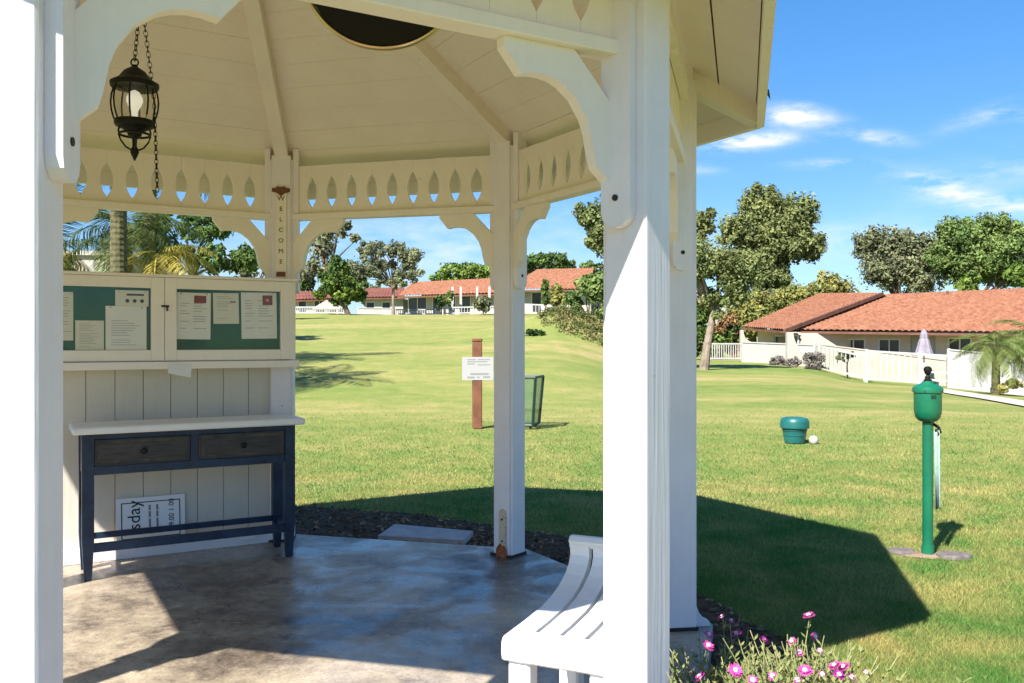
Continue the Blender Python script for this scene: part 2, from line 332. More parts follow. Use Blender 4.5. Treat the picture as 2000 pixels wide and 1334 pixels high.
M_STONE = mat('blue_grey_stone', (.085, .07, .07), .8, (.17, .14, .13), 18, bump=.4)
M_UMB = mat('pale_lilac_canvas', (.20, .175, .215), .85, (.27, .24, .28), 4)

# ------------------------------------------------------------------ terrain
def sstep(a, b, x): t = np.clip((x-a)/(b-a), 0, 1); return t*t*(3-2*t)
KG = np.array([.0, .2, .3, .35, .39, .43, .5, .6, .75, 1.2]); VG = np.array([.2, .2, .24, .12, -.35, -.52, -.70, -1.15, -1.3, -1.3])
def ground_z(X, Y):
    X = np.asarray(X, float); Y = np.asarray(Y, float); k = X/np.maximum(Y, 6.)
    fr = np.clip((Y-14)/26., 0, 1); fr = fr*fr*(1.6-.6*fr)
    right = fr*np.interp(k, KG, VG)
    rr = np.clip(Y-15, 0, 47); left = .0725*rr*sstep(0, 12, rr)
    w = 1-sstep(.03, .215, k)
    z = -.08+left*w+right*(1-w)
    z = z+1.15*np.exp(-(((X-2.9)/3.0)**2+((Y-40)/5.0)**2))
    und = .05*np.sin(X*.35+1)*np.sin(Y*.22)*sstep(14, 25, Y)
    return z+und
def gz_(x, y): return float(ground_z(x, y))
xs = np.concatenate([-np.geomspace(260, 30, 14), np.arange(-28, 40, .8), np.geomspace(41, 260, 14)])
ys = np.concatenate([[-120, -60, -30, -10], np.arange(0, 70, .8), np.geomspace(72, 900, 22)])
XX, YY = np.meshgrid(xs, ys); ZZ = ground_z(XX, YY)
vv = np.stack([XX.ravel(), YY.ravel(), ZZ.ravel()], 1); nx, ny = len(xs), len(ys)
ii, jj = np.meshgrid(np.arange(nx-1), np.arange(ny-1)); a0 = (jj*nx+ii).ravel()
me = npmesh('lawn', vv, np.stack([a0, a0+1, a0+nx+1, a0+nx], 1), M_LAWN); me.shade_smooth()
link('lawn', me, kind='structure')

# ------------------------------------------------------------------ gazebo
GC = Vector((-1.291, 3.837, 0)); RC = 2.089; TH = 30.037; G0 = R(TH+22.5-90); W = .150
AP = RC*math.cos(R(22.5)); HS = RC*math.sin(R(22.5)); ZFT, ZRT = 2.540, 2.214
def vang(i): return G0+R(45*i)
def vpos(i, r=RC, z=0.): return Vector((GC.x+r*math.cos(vang(i)), GC.y+r*math.sin(vang(i)), z))
def side_ang(s): return G0+R(22.5+45*s)
def side_uv(s, off, px, py):
    """point of side plane s (offset outward) seen at px,py -> (y along side from its middle, z)"""
    a = side_ang(s); n = Vector((math.cos(a), math.sin(a))); d = Vector((-math.sin(a), math.cos(a))); k = (px-CX)/F
    o = Vector((GC.x, GC.y))+n*(AP+off)
    t = (k*o.y-o.x)/(d.x-k*d.y); Y = o.y+t*d.y
    return t, CH+(CY-py)/F*Y
gaz = thing('gazebo', 'white octagonal wooden gazebo with scalloped frieze over a concrete slab', 'gazebo', GC, 0.)
# slab and planting strip
slab = MB(); RS = 2.27
slab.prism([(GC.x+RS*math.cos(vang(i)), GC.y+RS*math.sin(vang(i))) for i in range(8)], -.12, 0, axis='z'); slab.build('concrete_slab', M_CONC, kind='structure')
MUL = [(-3.9, 6.2), (-3.0, 7.0), (-2.3, 7.45), (-1.72, 7.5), (-.92, 7.2), (-.2, 6.75), (.12, 6.5), (.62, 6.2), (.9, 5.5), (1.05, 4.9), (1.26, 4.26), (1.42, 3.7), (1.55, 2.9), (1.3, 1.6), (.2, .8), (-1.6, .9), (-3.4, 1.6), (-4.1, 3.6)]
mb = MB(); fine = []
for i in range(len(MUL)):
    p, q = Vector(MUL[i]), Vector(MUL[(i+1) % len(MUL)])
    for k in range(10): fine.append(tuple(p.lerp(q, k/10)+Vector((random.gauss(0, .022), random.gauss(0, .022)))))
mb.add([(x, y, -.074) for x, y in fine]+[(GC.x, GC.y, -.074)], [(i, (i+1) % len(fine), len(fine)) for i in range(len(fine))]); mb.build('soil_bed', M_SOIL, kind='structure')
def in_poly(X, Y, poly):
    ins = np.zeros(X.shape, bool); n = len(poly); j = n-1
    for i in range(n):
        xi, yi = poly[i]; xj, yj = poly[j]
        c = ((yi > Y) != (yj > Y)) & (X < (xj-xi)*(Y-yi)/(yj-yi+1e-12)+xi); ins ^= c; j = i
    return ins
SLABP = [(vpos(i, RS+.01).x, vpos(i, RS+.01).y) for i in range(8)]
# bark chips
n = 9000; X = RNG.uniform(-3.2, 1.7, n); Y = RNG.uniform(2.2, 7.6, n); ok = in_poly(X, Y, MUL) & ~in_poly(X, Y, SLABP); X, Y = X[ok], Y[ok]; n = len(X)
c = np.stack([X, Y, RNG.uniform(-.072, -.055, n)], 1); d1 = RNG.normal(size=(n, 3)); d1[:, 2] *= .35; d1 /= np.linalg.norm(d1, axis=1)[:, None]; d2 = RNG.normal(size=(n, 3)); d2 -= (d2*d1).sum(1)[:, None]*d1; d2 /= np.linalg.norm(d2, axis=1)[:, None]
L1 = RNG.uniform(.008, .026, n)[:, None]; L2 = RNG.uniform(.004, .010, n)[:, None]
v = np.stack([c-d1*L1-d2*L2, c+d1*L1-d2*L2, c+d1*L1+d2*L2, c-d1*L1+d2*L2], 1).reshape(-1, 3)
link('bark_chips', npmesh('bark_chips', v, np.arange(4*n).reshape(-1, 4), M_CHIP, np.repeat(RNG.uniform(0, 1, n), 4)), kind='stuff')['label'] = 'dark bark chips and leaf litter around the slab'

# posts
pm = MB().box((-W/2+.012, -W/2, 0), (W/2, W/2, 2.58), bev=.006).mesh('post', M_POST)
pf = MB().box((-W/2, -.062, .0), (-W/2+.0115, .062, 2.604), bev=.002).mesh('post_face_board', M_POST)
for i in range(8):
    p = link('post', pm, gaz, loc=vpos(i)-GC, rz=vang(i))
    link('face_board', pf, p)
    # bracket bolts on posts
# frieze: rails, top plate, nailers, scalloped pickets
rail = MB().box((AP-.03, -HS+.055, 2.172), (AP+.05, HS-.055, ZRT), bev=.004).mesh('frieze_rail', M_TRIM)
plate = MB().box((AP+.028, -HS+.02, 2.468), (AP+.066, HS-.02, 2.535)).mesh('top_plate', M_TRIM)
npk = 10; pw = (2*HS-2*.07)/npk
def picket_outline():
    z0, z1 = ZRT-.0, ZFT; h = z1-z0; a, b = z0+.115*h, z0+.765*h; g = .0005; pr = []
    for k in range(9):
        u = k/8; w_ = .0375*math.sin(PI*u)**.8 if 0 < u < 1 else 0; pr.append((pw/2-g-w_, a+(b-a)*u))
    rgt = [(pw/2-g, z0)]+pr+[(pw/2-g, z1)]
    return rgt+[(-u, v) for u, v in reversed(rgt)]
picm = MB().prism(picket_outline(), AP+.006, AP+.025).mesh('picket', M_TRIM)
# corner bracket profile measured on the front right post, kept as (distance from post centre, height)
bpx = [(985, 80), (985, 88), (1020, 143), (1042, 142), (1062, 145), (1082, 153), (1100, 165), (1125, 192), (1145, 230), (1154, 262), (1160, 300), (1165, 325), (1200, 368), (1216, 368), (1216, 236), (1122, 105)]
prof = []
for px, py in bpx:
    u, z = side_uv(7, .02, px, py); prof.append((HS-u, z))
prof[0] = (prof[1][0], 2.1715); prof[-1] = (prof[-1][0], 2.1715)
br_a = MB().prism([(-HS+a, z) for a, z in prof], AP-.02, AP+.02).mesh('corner_bracket', M_TRIM)
br_b = MB().prism([(HS-a, z) for a, z in prof], AP-.02, AP+.02).mesh('corner_bracket', M_TRIM)
# cleats: round-ended boards bolted to both side faces of each post
co = [(-.053, 1.725), (-.047, 1.70), (-.03, 1.683), (-.005, 1.676), (.02, 1.683), (.037, 1.70), (.043, 1.725), (.043, 2.655), (-.053, 2.655)]
cl_a = MB().prism(co, W/2+.0006, W/2+.036, axis='y').mesh('cleat', M_POST)
cl_b = MB().prism(co, -W/2-.036, -W/2-.0006, axis='y').mesh('cleat', M_POST)
bo_a = MB().tube([(-.005, W/2+.034, 1.762), (-.005, W/2+.039, 1.762)], .0095, 12).mesh('bolt', M_BOLT)
bo_b = MB().tube([(-.005, -W/2-.034, 1.762), (-.005, -W/2-.039, 1.762)], .0095, 12).mesh('bolt', M_BOLT)
for i in range(8):
    for cm, bm_ in ((cl_a, bo_a), (cl_b, bo_b)):
        c = link('cleat', cm, gaz, loc=vpos(i)-GC, rz=vang(i)); link('bolt', bm_, c)
for s in range(8):
    ra = side_ang(s)
    link('frieze_rail', rail, gaz, rz=ra); link('top_plate', plate, gaz, rz=ra); pass
    for k in range(npk):
        y = -HS+.07+pw*(k+.5); link('picket', picm, gaz, loc=(-math.sin(ra)*y, math.cos(ra)*y, random.uniform(-.002, .002)), rz=ra)
    for bm_ in (br_a, br_b): link('corner_bracket', bm_, gaz, rz=ra)
# roof: rafters, wide planks, fascia, shingles
SL = .46; RE = 2.488
def zr(r): return 2.605+SL*(2.0-r)
rf = MB(); n_ = 2
rf.add([(.08, -.0425, zr(.08)), (.08, .0425, zr(.08)), (RE-.01, .0425, zr(RE-.01)), (RE-.01, -.0425, zr(RE-.01)),
        (.08, -.0425, zr(.08)+.097), (.08, .0425, zr(.08)+.097), (RE-.01, .0425, zr(RE-.01)+.097), (RE-.01, -.0425, zr(RE-.01)+.097)],
       [(0, 1, 2, 3), (7, 6, 5, 4), (0, 4, 5, 1), (1, 5, 6, 2), (2, 6, 7, 3), (3, 7, 4, 0)])
rfm = rf.mesh('rafter', M_CEIL)
for i in range(8): link('rafter', rfm, gaz, rz=vang(i))
C2 = math.cos(R(22.5)); T2 = math.tan(R(22.5)); DE = RE*C2
def zp(d): return zr(d/C2)+.095
planks = []
d1 = DE
while d1 > .1:
    d0 = max(d1-.174, .03); g = .0035 if d1 > DE-.2 else .0013
    vs = []
    for dz in (0, .018):
        for d, sg in ((d0+g, -1), (d0+g, 1), (d1-g, 1), (d1-g, -1)): vs.append((d, sg*d*T2*.999, zp(d)+dz))
    planks.append(MB().add(vs, [(3, 2, 1, 0), (4, 5, 6, 7), (0, 1, 5, 4), (1, 2, 6, 5), (2, 3, 7, 6), (3, 0, 4, 7)]).mesh('roof_plank', M_CEIL)); d1 -= .174
fas = MB().box((DE+.001, -(DE+.01)*T2, zr(RE)+.0), (DE+.036, (DE+.015)*T2, zp(DE)+.032)).mesh('fascia', M_TRIM)
shg = MB(); rows = 16
for k in range(rows):
    a_, b_ = .02+(DE+.02)*k/rows, .02+(DE+.02)*(k+1)/rows
    shg.add([(a_, -a_*T2, zp(a_)+.024), (a_, a_*T2, zp(a_)+.024), (b_, b_*T2, zp(b_)+.034), (b_, -b_*T2, zp(b_)+.034), (b_, b_*T2, zp(b_)+.022), (b_, -b_*T2, zp(b_)+.022)], [(0, 3, 2, 1), (3, 5, 4, 2)])
shm = shg.mesh('shingles', M_SHING)
for s in range(8):
    ra = side_ang(s)
    for m_ in planks: link('roof_plank', m_, gaz, loc=(0, 0, random.uniform(0, .0025)), rz=ra)
    link('fascia', fas, gaz, rz=ra); link('shingles', shm, gaz, rz=ra, kind='stuff')
MB().lathe([(.16, zr(.1)+.01), (.16, zr(.1)+.12), (.10, zr(.1)+.3), (.02, zr(.1)+.55)], 16).build('roof_peak', M_SHING, gaz)
# loose bit of shingle at the eave by the right back post
e = vpos(1, RE+.03, zp(DE)+.02)-GC
MB().add([(-.01, -.02, 0), (.02, 0, -.01), (.0, .03, .005), (.028, .005, -.055)], [(0, 1, 2), (1, 3, 2), (0, 3, 1), (0, 2, 3)]).build('torn_shingle', M_HOLE, gaz, loc=vpos(0, RE+.035, zp(DE)+.02).lerp(vpos(1, RE+.035, zp(DE)+.02), .86)-GC)
# post feet: rusty strap on the back post, steel base plates, curved foot on the right post
strap = MB()
ol = [(-.027, .02), (.027, .02), (.027, .275)]+[(.027*math.cos(a), .275+.027*math.sin(a)) for a in np.linspace(0, PI, 8)[1:-1]]+[(-.027, .275)]
strap.prism(ol, -W/2-.0085, -W/2-.002)
sm = strap.mesh('post_strap', M_STRAP)
plate_m = MB().box((-W/2-.012, -W/2-.006, -.001), (W/2+.006, W/2+.006, .016)).mesh('base_plate', M_BOLT)
rust_m = MB().prism([(-.034, .0), (-.030, .055), (-.012, .075), (.004, .060), (.022, .085), (.034, .05), (.038, .0)], -W/2-.0025, -W/2-.0010).mesh('rust_patch', M_RUST)
cap_m = MB().prism([(-.045, 0), (-.04, .06), (-.022, .075), (-.008, .066), (.006, .085), (.022, .07), (.036, .05), (.04, 0)], -W/2-.014, -W/2-.0088).mesh('rusty_foot', M_RUST)
for i in range(8):
    p = [c for c in gaz.children if c.name.split('.')[0] == 'post'][i]
    link('base_plate', plate_m, p)
    if i == 2:
        link('post_strap', sm, p, loc=(0, -.012, 0)); link('rusty_foot', cap_m, p, loc=(0, -.005, 0))
        for z in (.10, .235): MB().tube([(-W/2-.008, -.012, z), (-W/2-.014, -.012, z)], .006, 8).build('strap_bolt', M_BOLT, p)
    if i == 1:
        fo = [(0, 0), (.085, 0), (.082, .02), (.055, .035), (.03, .065), (.016, .10), (.006, .15), (0, .17)]
        MB().prism([(W/2+u, v) for u, v in fo], -.02, .02, axis='y').build('curved_foot', M_POST, p)
# beadboard wall between the two left back posts
ra = side_ang(3); nb = 9; bw = (2*HS-.13)/nb
bb = MB().box((0, -bw/2+.0018, .088), (.016, bw/2-.0018, 1.20)).mesh('wall_board', M_WALL)
for k in range(nb):
    y = -HS+.065+bw*(k+.5); x = AP+.004+random.uniform(-.0012, .0012)
    link('wall_board', bb, gaz, loc=(math.cos(ra)*x-math.sin(ra)*y, math.sin(ra)*x+math.cos(ra)*y, 0), rz=ra)
MB().box((AP+.0215, -HS+.06, .09), (AP+.03, HS-.06, 1.20)).build('wall_backing', M_TRUNKD, gaz, rz=ra)
MB().box((AP-.045, -HS+.06, .0), (AP+.045, HS-.06, .086), bev=.003).build('sill_rail', M_POST, gaz, rz=ra)
MB().box((AP-.02, -HS+.06, 1.202), (AP+.045, HS-.06, 1.24), bev=.003).build('cap_rail', M_POST, gaz, rz=ra)

# welcome plaque on the back left post
pl = thing('welcome_plaque', 'narrow cream wooden plaque reading WELCOME down the back left post', 'plaque', vpos(3, RC-W/2-.004, 0), vang(3))
def onpost(py): return CH+(CY-py)/F*5.83
z0p, z1p = onpost(541), onpost(366)
MB().box((-.008, -.036, z0p), (0, .036, z1p-.03), bev=.002).build('board', M_TRIM, pl)
o1 = [(-.060, 0), (-.058, .022), (-.03, .024), (-.026, .036), (0, .03), (.026, .036), (.03, .024), (.058, .022), (.060, 0), (.03, -.008), (0, -.03), (-.03, -.008)]
MB().prism([(u, z1p-.03+v) for u, v in o1], -.014, -.004).build('scroll_top', M_BROWN, pl)
for k, ch in enumerate('WELCOME'):
    tm = text_mesh('letter', ch, .042 if k else .048, M_BROWN, .0015)
    link('letter', tm, pl, loc=(-.0095, 0, onpost(388+20.6*k)), rot=(PI/2, 0, -PI/2))
MB().box((-.015, -.030, z0p+.002), (-.0085, .030, z0p+.034)).build('base_block', M_BROWN, pl)

# notice cabinet on the beadboard side
CO = -.20                                             # face of the doors, inward from the side plane
def cab(px, py): return side_uv(3, CO, px, py)
yr = cab(578, 600)[0]; ym = cab(321.5, 600)[0]; yl = 2*ym-yr
zt, zbm = cab(450, 546)[1], cab(450, 703)[1]
cabn = thing('notice_cabinet', 'cream glazed double door notice cabinet with green felt back', 'notice board', (GC.x, GC.y, 0), ra)
XF = AP+CO
MB().box((XF+.022, yr, zbm), (AP-.074, yl, zt)).build('back_box', M_WALL, cabn)
# the box is a rim: dark gap shown between rim and doors; felt in front of the box
MB().box((XF-.012, yr-.012, zt), (AP-.074, yl+.012, zt+.018), bev=.003).build('top_board', M_TRIM, cabn)
MB().box((XF-.030, yr-.015, zbm-.052), (AP-.04, yl+.015, zbm-.006), bev=.003).build('ledge', M_TRIM, cabn)
def door(y0, y1, iy0, iy1, iz0, iz1):
    D = MB(); x0, x1 = XF-.006, XF+.020
    D.box((x0, y0, zbm), (x1, iy0, zt-.002), bev=.002).box((x0, iy1, zbm), (x1, y1, zt-.002), bev=.002).box((x0, iy0+.0005, zbm), (x1, iy1-.0005, iz0), bev=.002).box((x0, iy0+.0005, iz1), (x1, iy1-.0005, zt-.002), bev=.002)
    d = D.build('door', M_TRIM, cabn)
    MB().box((XF+.004, iy0, iz0), (XF+.0065, iy1, iz1)).build('pane', M_PANE, d)
    MB().box((XF+.0205, iy0, iz0), (XF+.0215, iy1, iz1)).build('felt', M_FELT, d)
iz1, iz0 = cab(450, 567)[1], cab(450, 683)[1]
ar, al = cab(548, 600)[0], cab(345, 600)[0]
door(yr+.004, ym-.0015, ar, al, iz0, iz1)
br_, bl = cab(295, 600)[0], 2*ym-ar+.0
door(ym+.0015, yl-.004, br_, bl, iz0, iz1)
lz = cab(318, 598)[1]
MB().box((XF-.014, ym-.025, lz-.006), (XF-.0065, ym+.02, lz+.006)).tube([(XF-.012, ym-.012, lz-.005), (XF-.016, ym-.014, lz-.03)], .005, 8).build('latch', M_BOLT, cabn)
papers = [  # px left, right, py top, bottom, material, label, print
    (345, 411, 572, 663, M_PAPER, 'white notice with a maroon block at its top right corner', 'a'),
    (417, 467, 572, 632, M_PAPERY, 'short cream notice pinned between two taller sheets', 'b'),
    (472, 541, 571, 661, M_PAPER, 'white notice with a dark square emblem beside the cabinet frame', 'c'),
    (206, 286, 598, 684, M_PAPER, 'large white sheet of printed paragraphs in the left door', 'd'),
    (225, 290, 567, 598, M_PAPERY, 'sheet with three black dots under a heading', 'e'),
    (147, 203, 626, 684, M_PAPERY, 'cream sheet low in the left door beside the large sheet', 'f'),
    (118, 143, 570, 665, M_PAPERY, 'narrow edge of a tall sheet at the far left of the cabinet', 'g')]
XP = XF+.0185
for i, (a, b, t, bo, m_, lab, code) in enumerate(papers):
    ya, yb = side_uv(3, XP-AP, b, (t+bo)/2)[0], side_uv(3, XP-AP, a, (t+bo)/2)[0]
    pz1, pz0 = side_uv(3, XP-AP, (a+b)/2, t)[1], side_uv(3, XP-AP, (a+b)/2, bo)[1]
    pz1 = min(pz1, iz1-.003); pz0 = max(pz0, iz0+.002)
    if code == 'e': XQ = XP-.002
    elif code in 'd': XQ = XP-.004
    else: XQ = XP
    P = thing('paper_notice', lab, 'notice', (GC.x+math.cos(ra)*XQ-math.sin(ra)*ya, GC.y+math.sin(ra)*XQ+math.cos(ra)*ya, pz0), ra)
    w_, h_ = yb-ya, pz1-pz0
    if code in 'abc': P.rotation_euler = (R(random.uniform(-1.3, 1.3)), 0, ra)
    for u_ in ((.5,) if code in 'bf' else (.12, .88)):
        MB().lathe([(.004, 0), (.004, .002), (.002, .005)], 8, M=Matrix.Translation((-.0005, w_*u_, h_-.008)) @ Matrix.Rotation(-PI/2, 4, 'Y')).build('pin', M_INKR if code in 'ad' else M_BRASS, P)
    MB().box((0, 0, 0), (.0012, w_, h_)).build('sheet', m_, P)
    k = MB()
    def bar(B, u0, u1, v0, v1, x=-.0007): B.box((x, w_*(1-u1), h_*(1-v1)), (-.0002, w_*(1-u0), h_*(1-v0)))
    if code in 'abcdfg':
        v_ = .16 if code in 'ac' else .1
        while v_ < .88:
            for (u0, u1) in ([(.1, .38), (.48, .9)] if code in 'ac' else [(.14, .86)]):
                if random.random() < .8: bar(k, u0, u0+(u1-u0)*random.uniform(.5, 1), v_+.012, v_+.022)
            v_ += .055 if v_ < .6 or code in 'df' else .15
        k.build('small_print', M_INK, P, kind='stuff')
    if code == 'a': z = MB(); bar(z, .50, .86, .06, .22, -.0012); z.build('maroon_block', M_INKR, P)
    if code == 'b': z = MB(); bar(z, .66, .88, .26, .32, -.0012); z.build('small_print', M_INK, P)
    if code == 'c':
        z = MB(); bar(z, .60, .88, .06, .27, -.0012); z.build('emblem_square', M_INKR, P); z = MB(); z.tube([(-.0013, w_*.26, h_*.835), (-.0018, w_*.26, h_*.835)], .011, 10); z.build('emblem_disc', M_INKO, P)
    if code == 'e':
        z = MB(); bar(z, .34, .86, .22, .34, -.0012); z.build('heading', M_INKD, P)
        for q in (.36, .58, .80): MB().tube([(-.0005, w_*(1-q), h_*.33), (-.0014, w_*(1-q), h_*.33)], .0115, 10).build('dot', M_INKD, P)
# loose note taped to the ledge
yn, zn = side_uv(3, CO-.035, 352, 722)
nt = thing('taped_note', 'small blank white note taped crooked to the cabinet ledge', 'note', (GC.x+math.cos(ra)*(XF-.034)-math.sin(ra)*yn, GC.y+math.sin(ra)*(XF-.034)+math.cos(ra)*yn, zn), ra)
q = [(-.075, -.020), (.075, .016), (.078, .045), (.02, .052), (-.045, .045), (-.062, .032)]
q = [(-.062, -.052), (.072, -.020), (.066, .046), (.02, .040), (-.068, .030)]
MB().prism(q, -.001, .0008).build('sheet', M_PAPER, nt)

# ------------------------------------------------------------------ console table
TA = math.atan2(.578, 1.02)
tb = thing('console_table', 'narrow navy console table with two charcoal drawers and a white top', 'table', (-2.405, 4.842, 0), TA)
TL, TD, TZ = 1.20, .35, .827   # overall legs span, depth, underside of top
MB().box((-.050, -.035, TZ+.002), (TL+.055, TD+.02, TZ+.042), bev=.008).build('tabletop', M_TOP, tb)
for x, y in ((0, 0), (TL-.062, 0), (0, TD-.06), (TL-.062, TD-.06)):
    L = MB(); 
    t_ = .012
    L.add([(x+t_, y+t_, 0), (x+.062-t_, y+t_, 0), (x+.062-t_, y+.062-t_, 0), (x+t_, y+.062-t_, 0), (x, y, .22), (x+.062, y, .22), (x+.062, y+.062, .22), (x, y+.062, .22), (x, y, TZ), (x+.062, y, TZ), (x+.062, y+.062, TZ), (x, y+.062, TZ)],
          [(3, 2, 1, 0), (8, 9, 10, 11)]+[(a+b, a+(b+1) % 4, a+4+(b+1) % 4, a+4+b) for a in (0, 4) for b in range(4)])
    L.build('leg', M_BLUE, tb)
AZ0 = .595
A = MB(); A.box((.0625, .006, AZ0), (TL-.0625, .026, AZ0+.048)).box((.0625, .006, TZ-.028), (TL-.0625, .026, TZ-.0005))
A.box((TL/2-.022, .006, AZ0+.0485), (TL/2+.022, .026, TZ-.0285)).build('apron_front', M_BLUE, tb)
MB().box((.0625, TD-.03, AZ0), (TL-.0625, TD-.01, TZ-.0005)).build('apron_back', M_BLUE, tb)
for x in (.006, TL-.026): MB().box((x, .0625, AZ0), (x+.02, TD-.0605, TZ-.0005)).build('apron_side', M_BLUE, tb)
MB().box((.07, .0265, AZ0+.002), (TL-.07, TD-.032, AZ0+.012)).build('drawer_floor', M_BLUE, tb)
for x0, x1 in ((.0655, TL/2-.0250), (TL/2+.0250, TL-.0655)):
    z0, z1 = AZ0+.051, TZ-.031
    d = MB().box((x0, .000, z0), (x1, .024, z1), bev=.003).build('drawer', M_DEDGE, tb)
    e_ = .028
    MB().box((x0+e_, -.0035, z0+e_), (x1-e_, -.0003, z1-e_), bev=.001).build('drawer_panel', M_DRAW, d)
    for (a_, b_) in (((x0+.004, z0+.004), (x1-.004, z0+.010)), ((x0+.004, z1-.010), (x1-.004, z1-.004)), ((x0+.004, z0+.0105), (x0+.010, z1-.0105)), ((x1-.010, z0+.0105), (x1-.004, z1-.0105))):
        MB().box((a_[0], -.006, a_[1]), (b_[0], -.0002, b_[1])).build('moulding', M_BLUE, d)
    kb = MB(); kb.smooth = True; kb.lathe([(.006, 0), (.006, .014), (.016, .018), (.018, .026), (.012, .034), (.002, .036)], 14, M=Matrix.Translation(((x0+x1)/2, -.0036, (z0+z1)/2)) @ Matrix.Rotation(PI/2, 4, 'X')); kb.build('knob', M_BLACK, d)
MB().box((.05, .012, .158), (TL-.05, .04, .208), bev=.003).build('stretcher', M_BLUE, tb)
MB().box((.05, TD-.045, .175), (TL-.05, TD-.02, .21), bev=.003).build('stretcher', M_BLUE, tb)
for x in (.018, TL-.044): MB().box((x, .0625, .17), (x+.026, TD-.0605, .205)).build('side_stretcher', M_BLUE, tb)

# sign leaning under the table
ys0, zs1 = side_uv(3, -.06, 363, 966); ys1, _ = side_uv(3, -.06, 228, 966); zs1 -= .088
sg = thing('leaning_sign', 'white bordered sign lying sideways under the console table', 'sign', (GC.x+math.cos(ra)*(AP-.042)-math.sin(ra)*(ys0+ys1)/2, GC.y+math.sin(ra)*(AP-.042)+math.cos(ra)*(ys0+ys1)/2, .088), ra)
sw = (ys1-ys0); zs0 = 0.; shh = zs1
LM = Matrix.Rotation(R(6), 4, 'Y')
def sbox(y0, y1, z0, z1, x0, x1): return MB().box((x0, y0, z0), (x1, y1, z1), M=LM)
sbox(-sw/2, sw/2, 0, shh, 0, .006).build('panel', M_SIGNP, sg)
bd = MB(); i_ = .028
for a in ((-sw/2+i_, sw/2-i_, shh-i_-.006, shh-i_), (-sw/2+i_, sw/2-i_, i_, i_+.006), (-sw/2+i_, -sw/2+i_+.006, i_, shh-i_), (sw/2-i_-.006, sw/2-i_, i_, shh-i_)):
    bd.box((-.0014, a[0], a[2]), (-.0004, a[1], a[3]), M=LM)
bd.build('border', M_INKD, sg)
def stext(s, size, y, z, m_):
    # reads upwards, like a sheet turned on its side; seen from inside the gazebo local -x faces the viewer
    tm = text_mesh('lettering', s, size, m_, .0006)
    Mx = LM @ Matrix.Translation((-.002, y, z)) @ Matrix(((0, 0, -1, 0), (0, -1, 0, 0), (-1, 0, 0, 0), (0, 0, 0, 1)))
    # text x -> +z , text y -> +y (left on screen), normal -> -x
    Mx = LM @ Matrix.Translation((-.002, y, z)) @ Matrix(((0, 0, -1, 0), (0, 1, 0, 0), (1, 0, 0, 0), (0, 0, 0, 1)))
    tm.transform(Mx); return link('lettering', tm, sg)
stext('sday', .105, sw*.24, shh*.62, M_INKD)
for u in (.02, -.09):
    k = MB()
    for v0, v1 in ((.30, .52), (.55, .68), (.70, .82)): k.box((-.0016, u*sw-.006, shh*v0), (-.0006, u*sw+.006, shh*v1), M=LM)
    k.build('small_print', M_INK, sg, kind='stuff')
stext('9:00 1 00', .045, -sw*.30, shh*.62, M_INKD)

ob_y, ob_z = side_uv(3, -.06, 484, 1055)
ob = MB().box((-.012, -.05, 0), (0, .05, .045), bev=.003).build('socket_box', M_SIGNP, loc=(GC.x+math.cos(ra)*(AP-.046)-math.sin(ra)*ob_y, GC.y+math.sin(ra)*(AP-.046)+math.cos(ra)*ob_y, .035), rz=ra); tag(ob, 'small white box low on the sill under the right drawer', 'box')
# ------------------------------------------------------------------ hanging lantern
LY = 4.2; lx = (263-CX)/F*LY; S = LY/F
def lz_(py): return CH+(CY-py)*S
lan = thing('hanging_lantern', 'black iron carriage lantern with curved glass hanging on a chain', 'lantern', (lx, LY, lz_(315)))
z_ = lambda py: lz_(py)-lz_(315)
b = MB(); b.smooth = True
b.lathe([(.108, z_(172)), (.112, z_(168)), (.112, z_(163)), (.098, z_(160)), (.075, z_(154)), (.068, z_(150)), (.05, z_(140)), (.028, z_(134)), (.016, z_(131)), (.012, z_(127))], 24); b.build('cap', M_BLACK, lan)
b = MB().torus((0, 0, z_(122)), .018, .004, n=14); b.build('loop', M_BLACK, lan)
for k in range(8):
    a = 2*PI*k/8+.2
    pts = [(r*math.cos(a), r*math.sin(a), z_(p)) for r, p in ((.096, 172), (.105, 185), (.109, 200), (.106, 215), (.098, 228), (.088, 238))]
    MB().tube(pts, .0042, 6).build('rib', M_BLACK, lan)
g = MB(); g.smooth = True; g.lathe([(.080, z_(172)), (.092, z_(186)), (.096, z_(202)), (.090, z_(220)), (.078, z_(238))], 24); g.build('glass_globe', M_LGLASS, lan)
b = MB(); b.smooth = True; b.lathe([(.05, z_(236)), (.092, z_(236)), (.094, z_(241)), (.088, z_(247)), (.06, z_(252)), (.035, z_(258)), (.03, z_(266)), (.012, z_(272)), (.010, z_(286)), (.018, z_(292)), (.02, z_(298)), (.012, z_(306)), (.001, z_(315))], 20); b.build('base_finial', M_BLACK, lan)
b = MB()
for k in range(4):
    a = 2*PI*k/4+.5; pts = [(r*math.cos(a), r*math.sin(a), z_(p)) for r, p in ((.066, 248), (.072, 256), (.070, 266), (.062, 276), (.04, 288), (.012, 294))]
    b.tube(pts, .0045, 6)
b.torus((0, 0, 0), .070, .006, M=Matrix.Translation((0, 0, z_(263))) @ Matrix.Rotation(PI/2, 4, 'X'), n=24); b.build('lower_cage', M_BLACK, lan)
b = MB(); b.smooth = True; b.lathe([(.004, z_(176)), (.022, z_(180)), (.036, z_(190)), (.038, z_(198)), (.028, z_(208)), (.014, z_(218)), (.013, z_(236))], 18); b.build('bulb', M_BULB, lan)
